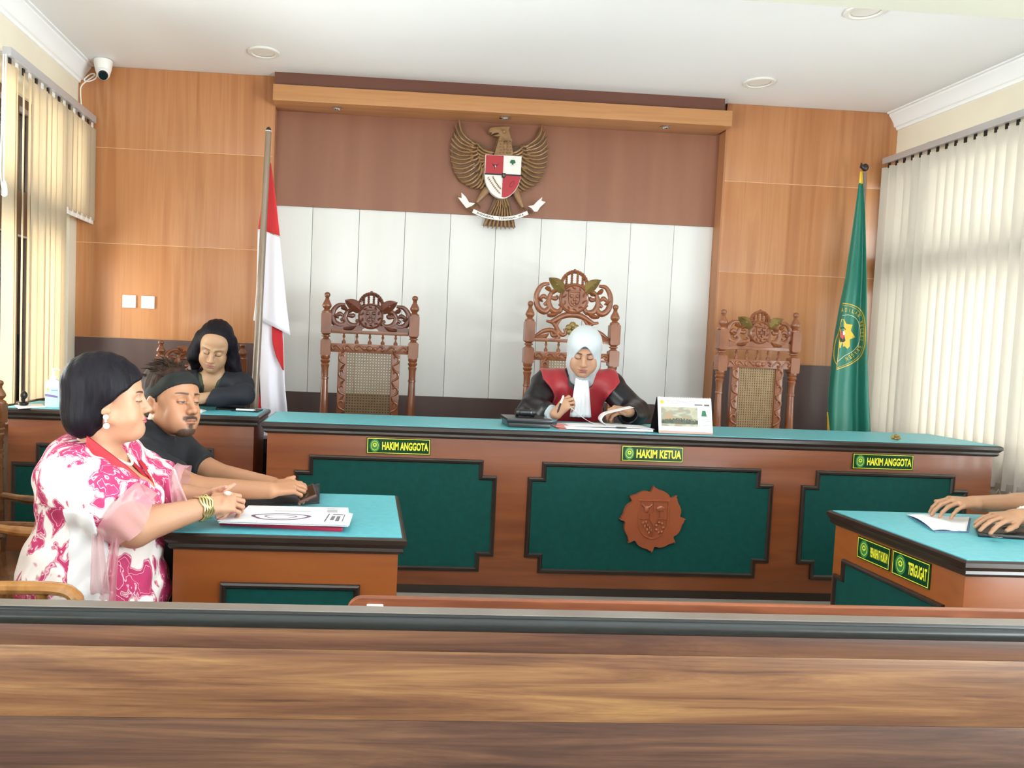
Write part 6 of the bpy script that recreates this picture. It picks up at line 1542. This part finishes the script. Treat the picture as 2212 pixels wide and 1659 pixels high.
judge = person('person in a red and black judge robe and white headscarf reading papers at the bench', torsoJ+legsJ+[neckJ, armJ, armJ2], (hf, hlocJ, hc), [(h1, b1), (h2, b2)], (.75, 3.95, .16), (1.65, 4.72, 1.24),
               lambda V: face_color(hlocJ(V), SKJ, '#a2605a', browt=.0034, browarch=.0045, blush=.2, lashw=.0018), res=.008)
slJ = limb([sh_n, el_n, (.965, 4.06, 1.03)], [.075, .072, .062]); slJ2 = limb([sh_f, el_f, (1.425, 4.06, 1.03)], [.075, .075, .066])
rb = union([lambda p, g=g: g(p)-.016 for g in torsoJ], .035)
def robe_f(p):
    d = smin(rb(p), smin(slJ(p), slJ2(p), .01), .03)
    d = d+.006*np.sin(p[:, 0]*42+p[:, 2]*38)*np.sin(p[:, 2]*34-p[:, 1]*26)
    d = smin(d, sC(p, (1.20, 4.345, 1.17), (1.20, 4.335, 1.225), .075, .064), .02)
    d = smax(d, .9735-p[:, 2]+np.where(p[:, 1] > 4.215, 9, 0)*0, .004) if False else d
    hole = np.minimum(np.sqrt(((p-np.array((1.0, 3.985, 1.03), f32))**2).sum(1)), np.sqrt(((p-np.array((1.385, 3.99, 1.045), f32))**2).sum(1)))
    d = smax(d, .052-hole, .006)
    return smax(d, np.where((p[:, 1] < 4.226), .9745-p[:, 2], -1).astype(f32), .003).astype(f32)
robe = sdf_object('robe', robe_f, [((.75, 3.9, .55), (1.68, 4.74, 1.3), .006)], m_robe, judge)
def red_f(p):
    w = .150+.066*np.clip((p[:, 2]-1.10)/.10, 0, 1)**1.4
    d = smin(rb(p), smin(slJ(p), slJ2(p), .01), .03)-.011+.003*np.sin(p[:, 0]*60+p[:, 2]*12)
    d = smax(d, np.abs(p[:, 0]-1.20)-w, .004); d = smax(d, p[:, 1]-4.40, .004)
    d = smax(d, .075-np.sqrt((p[:, 0]-1.20)**2+((p[:, 1]-4.31)*1.0)**2)-np.clip(1.17-p[:, 2], 0, 1), .004)
    return smax(d, np.where((p[:, 1] < 4.226), .9745-p[:, 2], .75-p[:, 2]).astype(f32), .003).astype(f32)
sdf_object('red_front', red_f, [((.95, 4.0, .7), (1.47, 4.45, 1.32), .006)], m_redsatin, robe, smooth_iter=2)['label'] = 'red satin front of the robe'
def hijab_f(P):
    p = hlocJ(P).astype(f32); q = p.copy(); q[:, 0] = np.abs(q[:, 0])
    d = sE(p, (0, .018, .036), (.091, .116, .100)); d = smin(d, sE(p, (0, .004, -.045), (.085, .088, .088)), .04); d = smin(d, sE(p, (0, -.042, .058), (.072, .0575, .056)), .03); d = smin(d, sC(p, (0, .02, -.08), (0, .035, -.15), .075, .072), .04)
    face = smin(sE(q, (0, -.11, -.034), (.0605, .075, .074)), sE(p, (0, -.11, .026), (.022, .075, .038)), .03)
    d = smax(d, -face, .006)
    return ((d+.0022*np.sin(q[:, 0]*95+p[:, 2]*38+p[:, 1]*60)*np.clip((.06-p[:, 2])/.06, 0, 1)*np.clip((p[:, 1]+.075)/.03, .15, 1)-.0)*sj).astype(f32)
sdf_object('headscarf', hijab_f, [(hc-np.array([.2, .2, .24]), hc+.2, .0035)], m_hijab, judge)
def cap_f(P):
    p = hlocJ(P).astype(f32); d = smin(sE(p, (0, .014, .034), (.0765, .0975, .0875)), sE(p, (0, -.048, .052), (.0635, .0455, .0475)), .03)
    return (smax(d, .050-p[:, 2]-.0*np.abs(p[:, 0]), .003)*sj).astype(f32)
sdf_object('undercap', cap_f, [(hc-.14, hc+.16, .0035)], m_cap, judge)
mb = MB(); chin = np.array([1.20, 4.205, 1.215])
def jab(u, v, o=0):
    w = .034+.026*v; x = (u-.5)*2*w; return (1.198+x-.008*v, 4.222-.040*v+.004*math.cos(u*PI*8)*(.4+v)+.012*(2*u-1)**2-o+.02*max(0, .2-v), 1.222-.222*v)
mb.grid(lambda u, v: jab(u, v), 41, 14)
mb.build('bib', m_jabot, judge, ang=80, solid=.004)
mb = MB(); mb.lathe([(.036, 0), (.042, .02), (.046, .05)], (0, 0, 0), 18)
dv = np.array([.085, -.08, 0]); 
t = thing('pen', 'silver and black pen held upright in the hand of the judge', 'pen', (1.03, 3.93, 1.05))
pa, pb_ = aty(1217, 855, 3.955), aty(1204, 892, 3.915); mb = MB(); mb.tube([pa, pa+(pb_-pa)*.45], .0052, 8); mb.build('barrel', m_plastic, t); mb = MB(); mb.tube([pa+(pb_-pa)*.45, pa+(pb_-pa)*.92, pb_], [.0052, .005, .001], 8); mb.build('grip', m_black, t)
cf = MB()
c = np.array([.985, 4.015, 1.03]); cd = np.array(wr_n)-np.array(el_n); cd /= np.linalg.norm(cd)
cf.tube([c-cd*.02, c+cd*.012], [.047, .044], 18); cf.build('cuff', mat('pale blue cuff', '#b9c3ca', .8), judge)

# ================= person at the right edge (only hands and forearms are in view)
wr_a, el_a, sh_a = (2.405, 2.875, .834), (2.78, 2.96, .84), (3.02, 3.02, 1.02)
wr_b, el_b, sh_b = (2.425, 2.705, .82), (2.80, 2.66, .85), (3.02, 2.64, 1.02)
hR = rot(-90, 10, 0); hc = np.array([2.98, 2.83, 1.24]); hf, hlocR = head_parts(hc, hR, 1.04, jaw=1.08, nose=1.1)
torsoR = [E_((3.07, 2.83, .90), (.12, .17, .2)), E_((3.09, 2.83, .68), (.13, .17, .2)), E_((3.09, 2.83, .52), (.15, .18, .12)), C_((3.05, 2.83, 1.03), sh_a, .07, .062), C_((3.05, 2.83, 1.03), sh_b, .07, .062)]
armR = limb([sh_a, el_a, (2.62, 2.92, .828), wr_a], [.06, .046, .04, .029]); armR2 = limb([sh_b, el_b, (2.65, 2.70, .828), wr_b], [.06, .046, .04, .029])
h1, b1, _t = hand_parts(wr_a, (-.93, -.10, .04), (0, -.25, .97), 1, s=1.0, fcurl=[(.5, .55, .3), (.45, .5, .3), (.4, .5, .3), (.45, .5, .3)], thumb=(.8, .45, -.2), spread=.12)
h2, b2, _t = hand_parts(wr_b, (-.92, -.22, -.02), (.0, -.15, .98), -1, s=.98, fcurl=[(.28, .3, .2), (.25, .3, .2), (.25, .3, .2), (.3, .3, .2)], thumb=(.8, .45, -.2), spread=.10)
SKR = '#a57a5c'
rp = person('person at the right edge, only forearms and hands resting on the table', torsoR+[armR, armR2, limb([(hc[0], hc[1], hc[2]-.05), (3.05, 2.83, 1.03)], [.055, .062])]+[limb([(3.05, y, .54), (2.80, y, .53), (2.80, y, .08)], [.09, .07, .045]) for y in (2.74, 2.93)],
            (hf, hlocR, hc), [(h1, b1), (h2, b2)], (2.3, 2.4, 0), (3.3, 3.25, 1.1), lambda V: face_color(hlocR(V), SKR, '#8f5f50'), res=.009)
tR = union([lambda p, g=g: g(p)-.014 for g in torsoR]+[sleeve(sh_a, (2.88, 2.99, .91), .075, .068, 0), sleeve(sh_b, (2.89, 2.65, .91), .075, .068, 0)], .03)
sdf_object('shirt', lambda p: smax(tR(p), .45-p[:, 2], .01), [((2.7, 2.4, .4), (3.3, 3.25, 1.12), .010)], mat('grey shirt', '#7d8288', .85), rp)
def hairR(P):
    p = hlocR(P).astype(f32); d = sE(p, (0, .022, .045), (.081, .102, .09)); return (smax(d, -(p[:, 2]-.045+.55*np.minimum(p[:, 1], .06)+.03), .006)*1.04).astype(f32)
sdf_object('hair', hairR, [(hc-.17, hc+.17, .006)], m_hair, rp)
mb = MB(); ax = np.array([.93, .0, .05])
for i in range(18):
    a = 2*PI*i/18; mb.ell((2.462, wr_b[1]+.036*math.cos(a), wr_b[2]+.002+.031*math.sin(a)), (.009, .008, .008), 8, 6)
mb.build('bracelet', mat('pale green beads', '#cfdad0', .3), rp)
